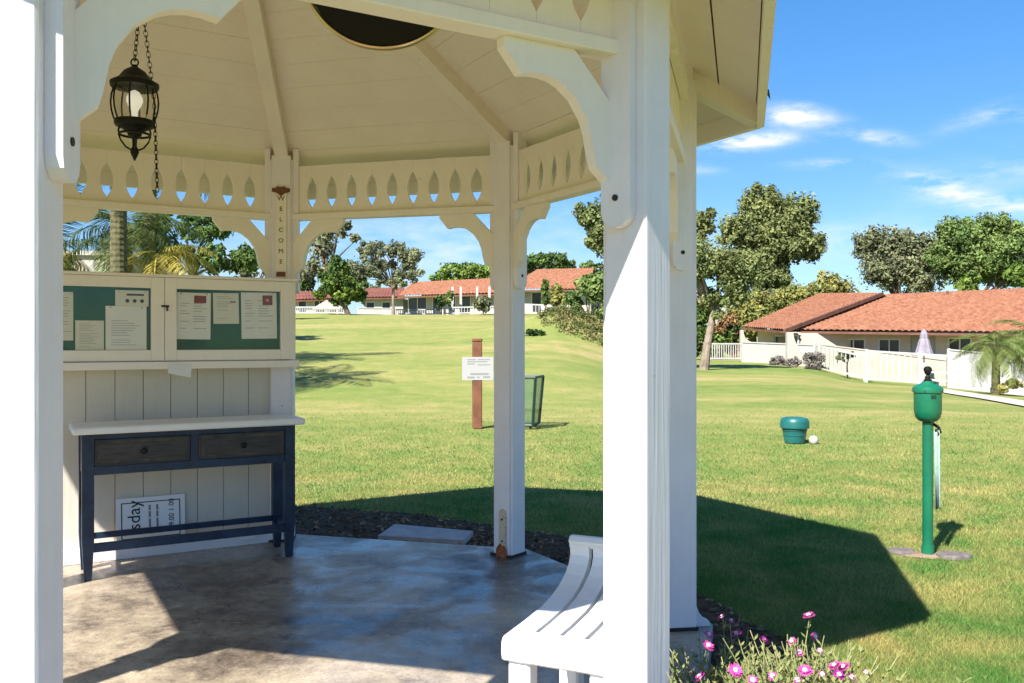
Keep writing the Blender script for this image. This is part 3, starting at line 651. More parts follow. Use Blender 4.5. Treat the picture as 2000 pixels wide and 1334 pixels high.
def chain(p, q, sag=0., L=.034, r=.0042):
    c_ = MB(); p, q = Vector(p), Vector(q); n = max(2, int((q-p).length/L/.72))
    for k in range(n):
        u = (k+.5)/n; c = p.lerp(q, u); c.z -= sag*4*u*(1-u); c2 = p.lerp(q, u+.01); c2.z -= sag*4*(u+.01)*(1-u-.01)
        d = (c2-c).normalized(); Q = d.to_track_quat('Z', 'Y').to_matrix().to_4x4()
        c_.torus((0, 0, 0), L*.5, .0026, M=Matrix.Translation(c) @ Q @ Matrix.Rotation(PI/2*(k % 2), 4, 'Z'), n=10, m=5, sx=.55)
    return c_
top = Vector((.03, .0, z_(38)+.12))
chain((0, 0, z_(118)), top).build('chain', M_BLACK, lan)
MB().lathe([(.03, 0), (.03, .012), (.012, .02)], 12, c=(top.x, top.y, top.z-.01)).build('ceiling_hook', M_BLACK, lan)
c_ = chain(top, (.085, .02, z_(190))); c_.build('slack_chain', M_BLACK, lan)
chain((.086, .02, z_(192)), (.098, .03, z_(372)), L=.030).build('hanging_chain_end', M_BLACK, lan)

# round black disc behind the front header
dy = 2.42; dk = thing('round_wall_clock', 'round black disc with a thin brass rim behind the front header', 'clock', ((750-CX)/F*dy, dy, CH+(CY+62)/F*dy))
rd = 157/F*dy
MX = Matrix.Rotation(PI/2, 4, 'X')
f_ = MB(); f_.lathe([(rd-.006, -.012), (rd-.006, .012)], 64, M=MX); f_.build('face', M_HOLE, dk)
f_ = MB(); f_.smooth = True
for k in range(1):
    vs = []; fs = []; n = 72; m = 8
    for i in range(n):
        a = 2*PI*i/n
        for j in range(m):
            b_ = 2*PI*j/m; qv = rd+.0055*math.cos(b_); vs.append((qv*math.cos(a), .016*math.sin(b_), qv*math.sin(a)))
    for i in range(n):
        for j in range(m): fs.append((i*m+j, ((i+1) % n)*m+j, ((i+1) % n)*m+(j+1) % m, i*m+(j+1) % m))
    f_.add(vs, fs)
f_.build('rim', M_BRASS, dk)
MB().tube([(0, 0, rd), (0, .0, rd+.42)], .004, 6).build('hanger', M_BLACK, dk)

# ------------------------------------------------------------------ bench with upturned slatted end
bz = .40; BA = R(66)
o = Vector(((985-CX)/F*2.78, 2.80, 0))
bn = thing('slatted_bench', 'white slatted bench with upturned end beside the front right post', 'bench', o, BA)
# local: x along the slats (away), y = -(to the right); z up
prf = [(0.0, 0), (.06, .0), (.18, .0), (.32, .004), (.42, .016), (.50, .036), (.56, .062), (.60, .092), (.618, .122), (.616, .148), (.606, .165)]
WB = .40
def ribbon(y0, y1, x_from=.0, x_to=9, th=.034):
    m_ = MB(); pts = [p for p in prf if x_from <= p[0]]; 
    top_ = prf if x_from <= 0 else [(x_from, 0.0)]+[p for p in prf if p[0] > x_from]
    top_ = top_ if x_to > 1 else top_
    nrm = []
    for i in range(len(top_)):
        a = Vector(top_[max(i-1, 0)]); b = Vector(top_[min(i+1, len(top_)-1)]); d = (b-a).normalized(); nrm.append(Vector((d.y, -d.x)))
    bot = [(p[0]+n_.x*th, p[1]+n_.y*th) for p, n_ in zip(top_, nrm)]
    ol = [(x, bz+z) for x, z in top_]+[(x, bz+z) for x, z in reversed(bot)]
    n = len(top_); vs = []
    for y in (y0, y1): vs += [(x, y, z) for x, z in top_b(ol)]
    N2 = len(ol); fs = []
    for i in range(n-1):
        j = N2-1-i
        fs += [(i, i+1, N2+i+1, N2+i), (j, j-1, N2+j-1, N2+j), (i, i+1, j-1, j), (N2+i, N2+i+1, N2+j-1, N2+j)]
    fs += [(0, N2, N2+N2-1, N2-1), (n-1, n, N2+n, N2+n-1)]
    return m_.add(vs, fs)
def top_b(ol): return ol
gp = .016; edges = [0, -.085, -.170, -.255, -.315, -.375]
for k in range(5):
    r_ = ribbon(edges[k]-(gp/2 if k else 0), edges[k+1]+(gp/2 if k < 4 else 0), .072 if True else 0); r_.build('slat', M_BENCH, bn)
# rounded front board
fo = [(-.022, -.02), (-.016, -.006), (-.004, .0), (.071, .0), (.071, -.035), (.02, -.078), (-.004, -.080), (-.018, -.07), (-.024, -.048)]
MB().prism([(x, bz+z) for x, z in fo], -.375, .0, axis='y').build('front_board', M_BENCH, bn)
MB().prism([(.607, bz+.167), (.598, bz+.180), (.612, bz+.196), (.640, bz+.196), (.650, bz+.165), (.640, bz+.150), (.624, bz+.150)], -.375, .0, axis='y').build('top_roll', M_BENCH, bn)
for x, y in ((.0, -.012), (.0, -.288), (.46, -.012), (.46, -.288)):
    MB().box((x, y-.075, 0), (x+.075, y, bz-.036 if x < .1 else bz-.01), bev=.008).build('leg', M_BENCH, bn)
MB().box((.08, -.36, bz-.10), (.50, -.335, bz-.036)).box((.08, -.045, bz-.10), (.50, -.015, bz-.036)).build('seat_frame', M_BENCH, bn)

# stepping stone behind slab
sp = MB()
sp.prism([(-.892, 6.57), (-.284, 6.33), (-.333, 6.04), (-.957, 6.18)], -.085, -.035, axis='z'); tag(sp.build('stepping_stone', M_PAVER), 'flat rectangular pinkish paver in the soil behind the slab', 'paver')

# ------------------------------------------------------------------ golf ball washer
wx, wy = (1812-CX)/F*5.78, 5.78; ws = 5.78/F; wb = -.08
ws_ = thing('ball_washer', 'green golf ball washer on a tall green pole', 'ball washer', (wx, wy, wb))
def wz(py): return (1083-py)*ws
MB().tube([(0, 0, 0), (0, 0, wz(822))], .034, 20).build('pole', M_WASH, ws_)
MB().tube([(0, 0, 0), (0, 0, .07)], .040, 20).build('pole_sleeve', M_WASH, ws_)
b = MB(); b.smooth = True; b.lathe([(.03, wz(822)), (.06, wz(819)), (.078, wz(812)), (.086, wz(800)), (.087, wz(762)), (.0868, wz(761))], 32); b.build('tank', M_WASH, ws_)
b = MB(); b.smooth = True; b.lathe([(.094, wz(764)), (.096, wz(758)), (.093, wz(754)), (.07, wz(750)), (.04, wz(746)), (.03, wz(742))], 32); b.build('lid', M_WASH, ws_)
b = MB(); b.lathe([(.026, wz(744)), (.026, wz(739)), (.018, wz(738)), (.018, wz(734)), (.010, wz(731)), (.010, wz(728))], 16); b.build('neck', M_BLACK, ws_)
b = MB(); b.smooth = True; b.lathe([(.006, wz(731)), (.018, wz(727)), (.026, wz(721)), (.024, wz(716)), (.010, wz(713))], 16); b.build('knob', M_BLACK, ws_)
MB().box((-.020, -.0885, wz(775)), (.014, -.0862, wz(768))).build('maker_plate', M_DGREEN, ws_)
for a_ in (-2.2, -.9, .4, 2.6): MB().tube([(.094*math.cos(a_), .094*math.sin(a_), wz(761)), (.099*math.cos(a_), .099*math.sin(a_), wz(761))], .004, 6).build('lid_screw', M_BOLT, ws_)
MB().tube([(.02, -.02, wz(743)), (.055, -.03, wz(745)), (.050, -.03, wz(752))], .007, 8).build('handle_arm', M_DGREEN, ws_)
b = MB(); b.tube([(.02, 0, wz(822)), (.062, -.02, wz(832)), (.075, -.02, wz(842)), (.062, -.02, wz(846)), (.045, -.02, wz(836))], .010, 8); b.build('towel_hook', M_BLACK, ws_)
tw = MB(); n = 8
for k in range(n+1):
    x = .036+.034*k/n; y = -.02+.012*math.sin(k*1.7)
    tw.v += [(x, y, wz(838)+.002*k), (x+.004, y*1.3, wz(988)-.01*math.sin(k))]
tw.f = [(2*k, 2*k+1, 2*k+3, 2*k+2) for k in range(n)]; tw.smooth = True
to = tw.build('towel', M_TOWEL); to.location = ws_.location; tag(to, 'pale green towel hanging from the ball washer', 'towel')
sol = to.modifiers.new('thickness', 'SOLIDIFY'); sol.thickness = .004
# worn ground with flat stones at its foot
d_ = MB(); pts = []
for k in range(40):
    a = 2*PI*k/40; rr_ = 1+.10*math.sin(3*a+1)+.07*math.sin(7*a)
    pts.append((wx+.02+.235*math.cos(a)*rr_, wy-.02+.10*math.sin(a)*rr_-.16*math.cos(a)*.35))
d_.add([(x, y, -.073) for x, y in pts]+[(wx, wy, -.060)], [(i, (i+1) % 40, 40) for i in range(40)]); d_.build('bare_dirt', M_DIRT, kind='structure')
def stone(cx, cy, rx, ry, h, lab, sd):
    rs = random.Random(sd); v0 = []; nn = 14
    for k in range(nn):
        a = 2*PI*k/nn; f = 1+rs.uniform(-.12, .12); v0.append((rx*math.cos(a)*f, ry*math.sin(a)*f))
    m_ = MB(); m_.add([(x, y, 0) for x, y in v0]+[(x*.96, y*.96, h*.7) for x, y in v0]+[(x*.8, y*.8, h) for x, y in v0], [tuple(range(2*nn, 3*nn))]+[(r*nn+i, r*nn+(i+1) % nn, (r+1)*nn+(i+1) % nn, (r+1)*nn+i) for r in (0, 1) for i in range(nn)])
    ob = m_.build('flat_stone', M_STONE, loc=(cx, cy, -.075)); tag(ob, lab, 'stone')
stone(wx-.145, wy+.07, .10, .075, .02, 'flat blue grey stone left of the ball washer pole', 1)
stone(wx+.14, wy-.07, .115, .085, .028, 'flat blue grey stone right of the ball washer pole', 2)

# ------------------------------------------------------------------ low round bin with white object
by = 1.43*F/(866-CY); bx = (1552-CX)/F*by; bs = by/F
bk = thing('round_bin', 'low teal round litter bin with lid standing on the lawn', 'bin', (bx, by, -.065))
def bzf(py): return (866-py)*bs
b = MB(); b.smooth = True; b.lathe([(.135, 0), (.148, .05), (.152, .10), (.160, .101), (.160, .112), (.155, .113), (.163, .17), (.172, .171), (.172, .185), (.166, .186), (.172, bzf(836))], 28); b.build('tub', M_TEAL, bk)
b = MB(); b.smooth = True; b.lathe([(.190, bzf(838)), (.198, bzf(837)), (.198, bzf(826)), (.190, bzf(822)), (.17, bzf(818.5)), (.12, bzf(817)), (.01, bzf(816.5))], 28); b.build('lid', M_TEAL, bk)
for k in range(10):
    a = 2*PI*k/10; MB().tube([(.150*math.cos(a), .150*math.sin(a), .115), (.162*math.cos(a), .162*math.sin(a), .168)], .006, 5).build('tub_rib', M_TEAL, bk)
b = MB(); b.smooth = True; b.lathe([(.01, .0), (.05, .01), (.066, .04), (.064, .075), (.045, .105), (.01, .115)], 16); ob = b.build('tee_marker', M_STUCW, loc=(bx+.245, by-.06, -.08)); tag(ob, 'round white marker lying beside the teal bin', 'marker')

# ------------------------------------------------------------------ brown post with white sign
py_ = 14.2; pxx = (932-CX)/F*py_; ps = py_/F; pz = CH+(CY-837)*ps
bp = thing('sign_post', 'square red brown timber post carrying a white notice on the lawn', 'post', (pxx, py_, pz), R(8))
MB().box((-.075, -.075, 0), (.075, .075, 169*ps), bev=.01).build('post', M_BROWN, bp)
MB().box((-.082, -.082, 169*ps+.001), (.082, .082, 176*ps), bev=.015).build('cap', M_BROWN, bp)
MB().box((-.255, -.084, (837-742)*ps), (.255, -.0765, (837-697)*ps)).build('sign_panel', M_SIGNW, bp)
k = MB()
for j, (u0, u1, v) in enumerate(((-.17, -.03, .335), (.0, .2, .335), (-.17, .16, .30), (-.17, -.05, .265), (.0, .2, .25))): k.box((u0, -.0855, (837-742)*ps+v-.008), (u1, -.0845, (837-742)*ps+v+.008))
k.build('small_print', M_INK, bp, kind='stuff')
k = MB()
for u0, u1, v in ((-.12, .18, .10), (-.17, -.05, .045), (-.01, .03, .045), (.09, .2, .05)): k.box((u0, -.0855, (837-742)*ps+v-.014), (u1, -.0845, (837-742)*ps+v+.014))
k.build('lower_lettering', M_INK, bp)

# ------------------------------------------------------------------ tapered mesh waste basket
wy_ = 1.43*F/(836-CY); wsx = (1019-CX)/F*wy_
wbk = thing('mesh_basket', 'tapered waste basket with dark frame and pale green mesh sides', 'basket', (wsx, wy_, -.08), R(-14))
M_MESH = mat('green_mesh', (.04, .10, .05), .6, (.07, .14, .07), 30); M_MESH.node_tree.nodes['Principled BSDF'].inputs['Alpha'].default_value = .48
tw_, bw_, hh = .30, .24, .80
T = [(-tw_, -tw_, hh+.05), (tw_, -tw_, hh+.05), (tw_, tw_, hh+.05), (-tw_, tw_, hh+.05)]; B_ = [(-bw_, -bw_, .07), (bw_, -bw_, .07), (bw_, bw_, .07), (-bw_, bw_, .07)]
fr = MB()
for k in range(4): fr.tube([T[k], T[(k+1) % 4]], .022, 6); fr.tube([B_[k], B_[(k+1) % 4]], .022, 6); fr.tube([B_[k], T[k]], .026, 6)
fr.build('frame', M_DGREEN, wbk)
for k in range(4): MB().add([B_[k], B_[(k+1) % 4], T[(k+1) % 4], T[k]], [(0, 1, 2, 3)]).build('mesh_panel', M_MESH, wbk)
for k in range(4): MB().tube([(B_[k][0]*.8, B_[k][1]*.8, 0), (B_[k][0]*.8, B_[k][1]*.8, .07)], .02, 6).build('foot', M_DGREEN, wbk)

# ------------------------------------------------------------------ trees
def leaves(centers, radii, n, size, up=.35, flat=1.):
    idx = RNG.integers(0, len(centers), n); c = centers[idx]; r = radii[idx][:, None]
    d = RNG.normal(size=(n, 3)); d /= np.linalg.norm(d, axis=1)[:, None]; rad = RNG.uniform(0, 1, n)[:, None]**.5
    p = c+d*rad*r*np.array([1, 1, flat])
    nr = d+RNG.normal(size=(n, 3))*.7+np.array([0, 0, up]); nr /= np.linalg.norm(nr, axis=1)[:, None]
    a = np.cross(nr, RNG.normal(size=(n, 3))); a /= np.linalg.norm(a, axis=1)[:, None]; b = np.cross(nr, a)
    s = (size*RNG.uniform(.6, 1.35, n))[:, None]
    v = np.stack([p-a*s, p-b*s*.5, p+a*s, p+b*s*.5], 1).reshape(-1, 3)
    ct = RNG.uniform(0, 1, len(centers)); t = np.clip(ct[idx]*.75+RNG.uniform(0, .35, n), 0, 1)
    return v, np.arange(4*n).reshape(-1, 4), np.repeat(t, 4)
def tree(name, label, cat, base, Y, blobs, m_leaf, m_trunk=None, trunk_r=.2, size=.16, dens=1., lean=0., group=None, crad=.30, shell=.55, fork=None, nlimb=10, clusters=None, basez=None):
    """base: px,py of trunk foot; blobs: (px,py,rx,ry) outlines of crown masses at distance Y"""
    sF = Y/F; bx_, by_ = (base[0]-CX)*sF, Y; bz_ = gz_(bx_, by_) if basez is None else basez
    root = thing(name, label, cat, (bx_, by_, bz_), 0, group)
    cs = []; rs = []; vol = 0
    for (px, py, rx, ry) in blobs:
        c = np.array([(px-CX)*sF-bx_, 0, CH+(CY-py)*sF-bz_]); r = np.array([rx*sF, rx*sF*.85, ry*sF]); area = rx*ry*sF*sF
        k = clusters or max(16, int(min(area*13, 150))); cr = crad*min(rx, ry)*sF
        d = RNG.normal(size=(k, 3)); d /= np.linalg.norm(d, axis=1)[:, None]; q = RNG.uniform(shell, 1, k)[:, None]
        cs.append(c+d*q*np.maximum(r-cr*.8, .05)); rs.append(np.full(k, cr)*RNG.uniform(.7, 1.6, k)); vol += area
    cs = np.concatenate(cs); rs = np.concatenate(rs); n = int(min(70000, max(1500, vol*dens/(size*size)*20)))
    v, f, t = leaves(cs, rs, n, size)
    link('crown', npmesh('crown', v, f, m_leaf, t), root, kind='stuff')
    if m_trunk:
        low = cs[:, 2].min(); cen = cs.mean(0); fk = Vector((lean, 0, max(.5, (low*.75 if fork is None else fork))))
        tm = MB(); tm.smooth = True
        tm.tube([(0, 0, -.2), (lean*.3, .0, fk.z*.35), (lean*.75, .03, fk.z*.75), tuple(fk)], [trunk_r*1.3, trunk_r, trunk_r*.85, trunk_r*.75], 10); tr_ = tm.build('trunk', m_trunk, root)
        sel = RNG.choice(len(cs), min(nlimb, len(cs)), replace=False)
        for i in sel:
            e_ = Vector(cs[i]); mid = fk.lerp(e_, .5)+Vector((RNG.normal()*.15, RNG.normal()*.15, (e_-fk).length*.10))
            L = MB(); L.smooth = True; L.tube([tuple(fk), tuple(mid), tuple(e_)], [trunk_r*.55, trunk_r*.32, trunk_r*.10], 6, cap=False); L.build('limb', m_trunk, tr_)
    return root
# right side
tree('eucalyptus_tree', 'tall broad eucalyptus with pale forked trunk beside the white post', 'tree', (1374, 722), 38,
     [(1365, 440, 48, 42), (1340, 500, 90, 60), (1430, 520, 75, 60), (1395, 590, 45, 38), (1290, 470, 80, 80), (1200, 440, 70, 70), (1150, 420, 36, 34), (1160, 470, 22, 24), (1445, 575, 35, 30), (1290, 560, 70, 40)],
     M_L_OLIVE, M_TRUNK, .18, .095, 1.0, lean=.45, fork=2.6, crad=.30, shell=.3, nlimb=16)
tree('round_tree', 'tallest rounded olive tree in front of the sky by the roof end', 'tree', (1470, 700), 66,
     [(1500, 440, 70, 60), (1530, 480, 70, 50), (1490, 400, 62, 46), (1560, 420, 52, 52), (1440, 450, 46, 44), (1520, 470, 85, 62), (1450, 510, 62, 50), (1580, 480, 38, 40), (1500, 545, 60, 35)], M_L_OLIVE, M_TRUNKD, .3, .15, 1.5, crad=.30, shell=.25)
tree('shrubby_tree', 'low yellow green bushy tree above the left end of the tiled roof', 'tree', (1515, 700), 64,
     [(1500, 600, 60, 46), (1560, 585, 60, 40), (1465, 625, 46, 48), (1600, 565, 54, 38), (1640, 570, 34, 36), (1430, 630, 40, 42), (1540, 620, 60, 40)], M_L_YEL, M_TRUNKD, .15, .15, 1.3, shell=.3)
tree('reddish_shrub', 'dark reddish shrub behind the pale forked trunk', 'shrub', (1412, 700), 58, [(1410, 640, 34, 40), (1395, 680, 30, 28), (1432, 675, 20, 28)], M_L_RED, M_TRUNKD, .12, .16, 1.2)
tree('dark_hedge', 'dark green bush low between the trunk and the post', 'shrub', (1355, 705), 58, [(1352, 640, 34, 50), (1340, 680, 40, 26), (1395, 665, 34, 36), (1425, 650, 26, 40), (1375, 600, 30, 36)], M_L_DARK, None, .1, .15, 1.2)
tree('grey_tree', 'grey green spreading tree behind the middle of the tiled roof', 'tree', (1760, 700), 74,
     [(1755, 505, 70, 50), (1700, 480, 44, 42), (1760, 470, 60, 36), (1730, 530, 62, 42), (1810, 500, 50, 50), (1790, 550, 55, 34)], M_L_GREY, M_TRUNKD, .25, .15, 1.2, crad=.30, shell=.25)
tree('stone_pine', 'broad rounded bright green pine at the right edge behind the roof', 'tree', (1905, 700), 70,
     [(1930, 490, 90, 46), (1870, 500, 50, 40), (1870, 460, 52, 42), (1930, 455, 72, 42), (1990, 470, 60, 44), (1900, 520, 70, 42), (1975, 530, 70, 40), (2050, 500, 60, 60), (1840, 500, 36, 40)], M_L_PINE, M_TRUNKD, .25, .15, 1.6, crad=.28, shell=.3)
tree('yellow_shrub', 'yellow green shrub peeping over the roof ridge under the pine', 'shrub', (1890, 700), 62, [(1895, 556, 34, 20), (1985, 540, 26, 30)], M_L_BRIGHT, None, .1, .18, 1.2)
# left background
tree('evergreen_tree', 'dark green conical tree with leaning trunk on the crest', 'tree', (682, 613), 60,
     [(662, 520, 26, 26), (650, 548, 38, 26), (690, 560, 34, 22), (634, 572, 26, 16), (700, 575, 26, 15), (660, 582, 34, 18), (665, 555, 44, 34)], M_L_EVER, M_TRUNKD, .17, .13, 1.2, lean=-.9, fork=1.5)
tree('open_grey_tree', 'open grey olive tree with upswept branches beside the dark evergreen', 'tree', (768, 612), 62,
     [(722, 492, 38, 24), (765, 488, 46, 24), (802, 500, 34, 30), (745, 520, 54, 26), (792, 532, 42, 24), (770, 552, 40, 16), (715, 530, 30, 20)], M_L_GREY, M_TRUNK, .11, .10, .8, fork=1.9, crad=.30, shell=.35, nlimb=22)
tree('tall_gum_tree', 'tall thin grey gum tree rising behind the dark evergreen', 'tree', (640, 605), 82,
     [(625, 480, 34, 38), (655, 455, 30, 22), (672, 440, 20, 12), (610, 530, 34, 30), (690, 465, 14, 10)], M_L_GREY, M_TRUNKD, .3, .24, .85, fork=4)
tree('background_tree', 'dark tree just right of the notice cabinet behind the far roof', 'tree', (598, 605), 84, [(596, 555, 24, 24), (588, 545, 20, 24)], M_L_DARK, None, .2, .26, 1.2)
tree('hazy_tree', 'grey green tree low between the dark evergreen and the open tree', 'tree', (715, 605), 96, [(715, 575, 40, 22), (760, 575, 30, 16), (680, 540, 40, 40)], M_L_GREY, M_TRUNKD, .2, .2, 1.2, shell=.3)
tree('bright_tree', 'bright green rounded tree behind the long red roof', 'tree', (890, 605), 92, [(890, 535, 46, 26), (930, 530, 34, 22), (850, 548, 24, 14), (960, 535, 30, 24)], M_L_BRIGHT, M_TRUNKD, .25, .24, 1.5)
tree('dark_round_tree', 'dark rounded tree above the roofs right of the back post', 'tree', (1070, 605), 88, [(1050, 510, 30, 22), (1085, 512, 34, 24), (1110, 522, 18, 16), (1020, 520, 30, 26)], M_L_DARK, M_TRUNKD, .25, .26, 1.4)
tree('distant_tree', 'small distant tree at the right end of the far roof', 'tree', (1150, 605), 95, [(1150, 522, 22, 13), (1170, 528, 24, 16)], M_L_PINE, None, .25, .26, 1.3)
tree('bank_bush', 'large green bush on top of the grassy bank', 'shrub', (1150, 610), 46, [(1150, 570, 32, 40), (1172, 560, 34, 45), (1120, 585, 22, 24), (1185, 610, 26, 26), (1200, 590, 40, 50)], M_L_PINE, M_TRUNKD, .1, .14, 1.5)
tree('orange_bush', 'orange tinged bush in front of the far roof', 'shrub', (1090, 606), 52, [(1085, 566, 14, 16), (1092, 585, 20, 16)], M_L_YEL, M_TRUNKD, .06, .12, 1.3)
tree('slim_bush', 'slim dark green young tree beside the white railing', 'shrub', (1065, 606), 54, [(1064, 560, 10, 20), (1066, 585, 9, 10)], M_L_DARK, M_TRUNKD, .05, .12, 1.4)
tree('fence_bush', 'grey green bush left of the back post near the long fence', 'shrub', (944, 612), 60, [(944, 594, 18, 20)], M_L_GREY, M_TRUNKD, .06, .14, 1.4)
tree('patio_bush', 'green bush before the veranda of the long house', 'shrub', (862, 610), 66, [(862, 588, 15, 14), (878, 580, 9, 16)], M_L_PINE, M_TRUNKD, .06, .16, 1.2)
# far left, above the cabinet
tree('coral_tree', 'dark dense tree spreading behind the yellow palm fronds', 'tree', (378, 620), 34, [(345, 440, 80, 45), (300, 450, 60, 50), (430, 505, 60, 32), (480, 505, 40, 26), (360, 495, 60, 26), (410, 440, 60, 40)], M_L_DARK, M_TRUNKD, .12, .11, .7, fork=2.6, crad=.36)
tree('pale_background_tree', 'pale grey green tree low behind the back left post', 'tree', (500, 620), 52, [(500, 520, 34, 26), (520, 500, 26, 30), (470, 530, 30, 20)], M_L_GREY, M_TRUNKD, .12, .17, 1.0)
tree('hedge_shrub', 'dark shrub left of the notice cabinet corner', 'shrub', (110, 700), 24, [(110, 560, 60, 60), (60, 520, 60, 70)], M_L_DARK, M_TRUNKD, .12, .12, 1.0)

# palms
def frond_mesh(L, droop, m_, n=34, wid=.30, seed=1):
    rs = np.random.default_rng(seed); v = []; f = []
    pts = []
    for k in range(n+1):
        u = k/n; pts.append(np.array([L*(u-.18*droop*u*u), 0, L*(.55*u-droop*u*u)]))
    for k in range(n):
        a, b = pts[k], pts[k+1]; w_ = .018*(1-.8*k/n); o_ = len(v); v += [a+[0, -w_, 0], a+[0, w_, 0], b+[0, w_, 0], b+[0, -w_, 0]]; f.append([o_, o_+1, o_+2, o_+3])
    for k in range(3, n+1):
        u = k/n; ll = L*wid*math.sin(PI*min(1, .16+.84*u))**.6*(1.05-.35*u); d = pts[k]-pts[k-1]; d /= np.linalg.norm(d)
        for sg_ in (-1, 1):
            for q in range(2):
                p = pts[k]-d*(q*.5*L/n); dir_ = d*.75+np.array([0, sg_*1., -.25])+rs.normal(size=3)*.10; dir_ /= np.linalg.norm(dir_)
                tip = p+dir_*ll+np.array([0, 0, -.22*ll]); mid = p+dir_*ll*.5; w2 = d*.011*L/2
                o_ = len(v); v += [p, mid-w2, tip, mid+w2]; f.append([o_, o_+1, o_+2, o_+3])
    v = np.array(v); f = np.array(f); return npmesh('frond', v, f, m_, np.repeat(rs.uniform(.2, 1, len(f)), 4) if len(v) == 4*len(f) else rs.uniform(.2, 1, len(v)))
def palm(label, loc, th, tr_, L, nf, m_, m2=None, frac2=0., up=(-.2, 1.1), az=None, seed=3, group=None):
    rs = random.Random(seed); root = thing('palm_tree', label, 'palm', loc, 0, group)
    tm = MB(); prof = []
    nn = int(th/.12)+2
    for k in range(nn):
        z = th*k/(nn-1); prof += [(tr_*(1.04-.25*z/th), z), (tr_*(.98-.25*z/th), z+.07)]
    prof = [(r, z) for r, z in prof]; tm.lathe(prof, 12); tm.build('trunk', M_PTRUNK, root)
    ms = [frond_mesh(L, d, m_, seed=i+seed) for i, d in enumerate((.55, .8, 1.05))]
    ms2 = [frond_mesh(L, d, m2, seed=i+seed+9) for i, d in enumerate((.8, 1.1))] if m2 else ms
    for k in range(nf):
        a = (2*PI*k*.381966*1.0+rs.uniform(-.2, .2)) if az is None else az[k % len(az)]+rs.uniform(-.12, .12); tilt = rs.uniform(*up)
        me_ = rs.choice(ms2) if rs.random() < frac2 else rs.choice(ms)
        o_ = link('frond', me_, root, loc=(0, 0, th), rot=(0, -tilt+.45, a)); s_ = rs.uniform(.8, 1.1); o_.scale = (s_, s_, s_)
    return root
P1 = at(240, 560, 21)
palm('leafy green palm spreading right behind the thick ringed trunk', (P1.x, 21, gz_(P1.x, 21)), 4.0, .26, 2.5, 28, M_PALM, M_PALMY, .07, seed=5, up=(-.45, 1.0))
P2 = at(335, 560, 19.5)
palm('palm with yellow drooping fronds right of the thick trunk', (P2.x-.3, 19.5, gz_(P2.x, 19.5)), 3.3, .07, 1.8, 9, M_PALMY, up=(-.5, .45), seed=8, az=[-.1, .35, -.7, .05, -.3, 1.0, -1.2, 2.6])
P3 = at(110, 560, 20)
palm('palm whose thick ringed grey trunk rises above the notice cabinet', (-8.45, 18.6, gz_(-8.45, 18.6)), 5.6, .2, 2.5, 22, M_PALM, seed=31, up=(-.2, 1.1))
palm('tall palm farther back behind the thick ringed trunk', (-9.7, 23.2, gz_(-9.7, 23.2)), 6.2, .2, 2.6, 22, M_PALM, seed=37, up=(-.2, 1.1))
palm('palm with orange tinged fronds at the left edge', (P3.x-.4, 20, gz_(P3.x, 20)), 3.3, .16, 2.2, 18, M_PALM, M_PALMY, .5, seed=12, up=(-.2, .9))
P4 = at(1945, 752, 31)
palm('small palm with drooping fronds by the pale path', (P4.x, 31, gz_(P4.x, 31)), 1.75, .15, 1.8, 30, M_PALMG, M_PALMY, .0, seed=20, up=(-.55, 1.1))
palm('larger palm leaning in from the right edge behind the small palm', (at(2030, 752, 32).x, 32, gz_(at(2030, 752, 32).x, 32)), 2.2, .18, 2.1, 28, M_PALMG, seed=24, up=(-.6, 1.1))
tree('low_shrub', 'low yellow green shrub beside the pale path', 'shrub', (1982, 770), 30.5, [(1982, 752, 18, 14), (1960, 758, 12, 9)], M_L_YEL, None, .05, .07, 1.5)

# planting on the bank
n = 26000; X = RNG.normal(3.4, 2.0, n); Y = RNG.normal(37.5, 3.2, n); keep = (((X-3.5)/2.3)**2+((Y-38)/4.)**2 < 1.0); X, Y = X[keep], Y[keep]
cl = np.stack([X, Y, ground_z(X, Y)-.08+RNG.uniform(0, .22, len(X))*RNG.uniform(0, 1, len(X))], 1)[:330]
v, f, t = leaves(cl, np.full(len(cl), .30), 15000, .07)
o_ = link('bank_ground_cover', npmesh('bank_ground_cover', v, f, M_ICE, t), kind='stuff'); o_['label'] = 'dry yellow ground cover on the grassy bank'
tree('bank_shadow_leaves', 'low dark leaves standing in for the shadow gap at the left foot of the bank', 'shrub', (1044, 655), 34.5, [(1035, 648, 20, 6), (1052, 651, 20, 6)], M_L_DARK, None, .05, .07, 1.6)  # dark leaf clumps added to imitate the black shadow gap under the bank

# ------------------------------------------------------------------ houses
def patch_roof(name, e0, e1, r1, r0, m_, parent, pitch=.30, rows=22, amp=.07):
    """barrel tile roof slope spanned by eave e0-e1 and ridge r0-r1, corrugated with stepped courses"""
    e0, e1, r0, r1 = (np.array(q) for q in (e0, e1, r0, r1)); Lw = np.linalg.norm(e1-e0); nc = max(6, int(Lw/pitch)); seg = 6
    nrm = np.cross(e1-e0, r0-e0); nrm /= np.linalg.norm(nrm); nrm = nrm*(1 if nrm[2] > 0 else -1)
    us = np.linspace(0, 1, nc*seg+1); vs_ = []; 
    for k in range(rows): vs_ += [(k/rows, amp*.7), ((k+1)/rows-1e-4, 0.)]
    V_ = []
    for v_, lift in vs_:
        a = e0+(r0-e0)*v_; b = e1+(r1-e1)*v_; ph = (us*nc) % 1
        hgt = amp*np.abs(np.sin(PI*ph))**.8+lift
        V_.append(a+(b-a)*us[:, None]+nrm*hgt[:, None])
    V_ = np.array(V_).reshape(-1, 3); nu = len(us); nv = len(vs_)
    i_, j_ = np.meshgrid(np.arange(nu-1), np.arange(nv-1)); a = (j_*nu+i_).ravel()
    me_ = npmesh(name, V_, np.stack([a, a+1, a+nu+1, a+nu], 1), m_); return link(name, me_, parent, kind='stuff')
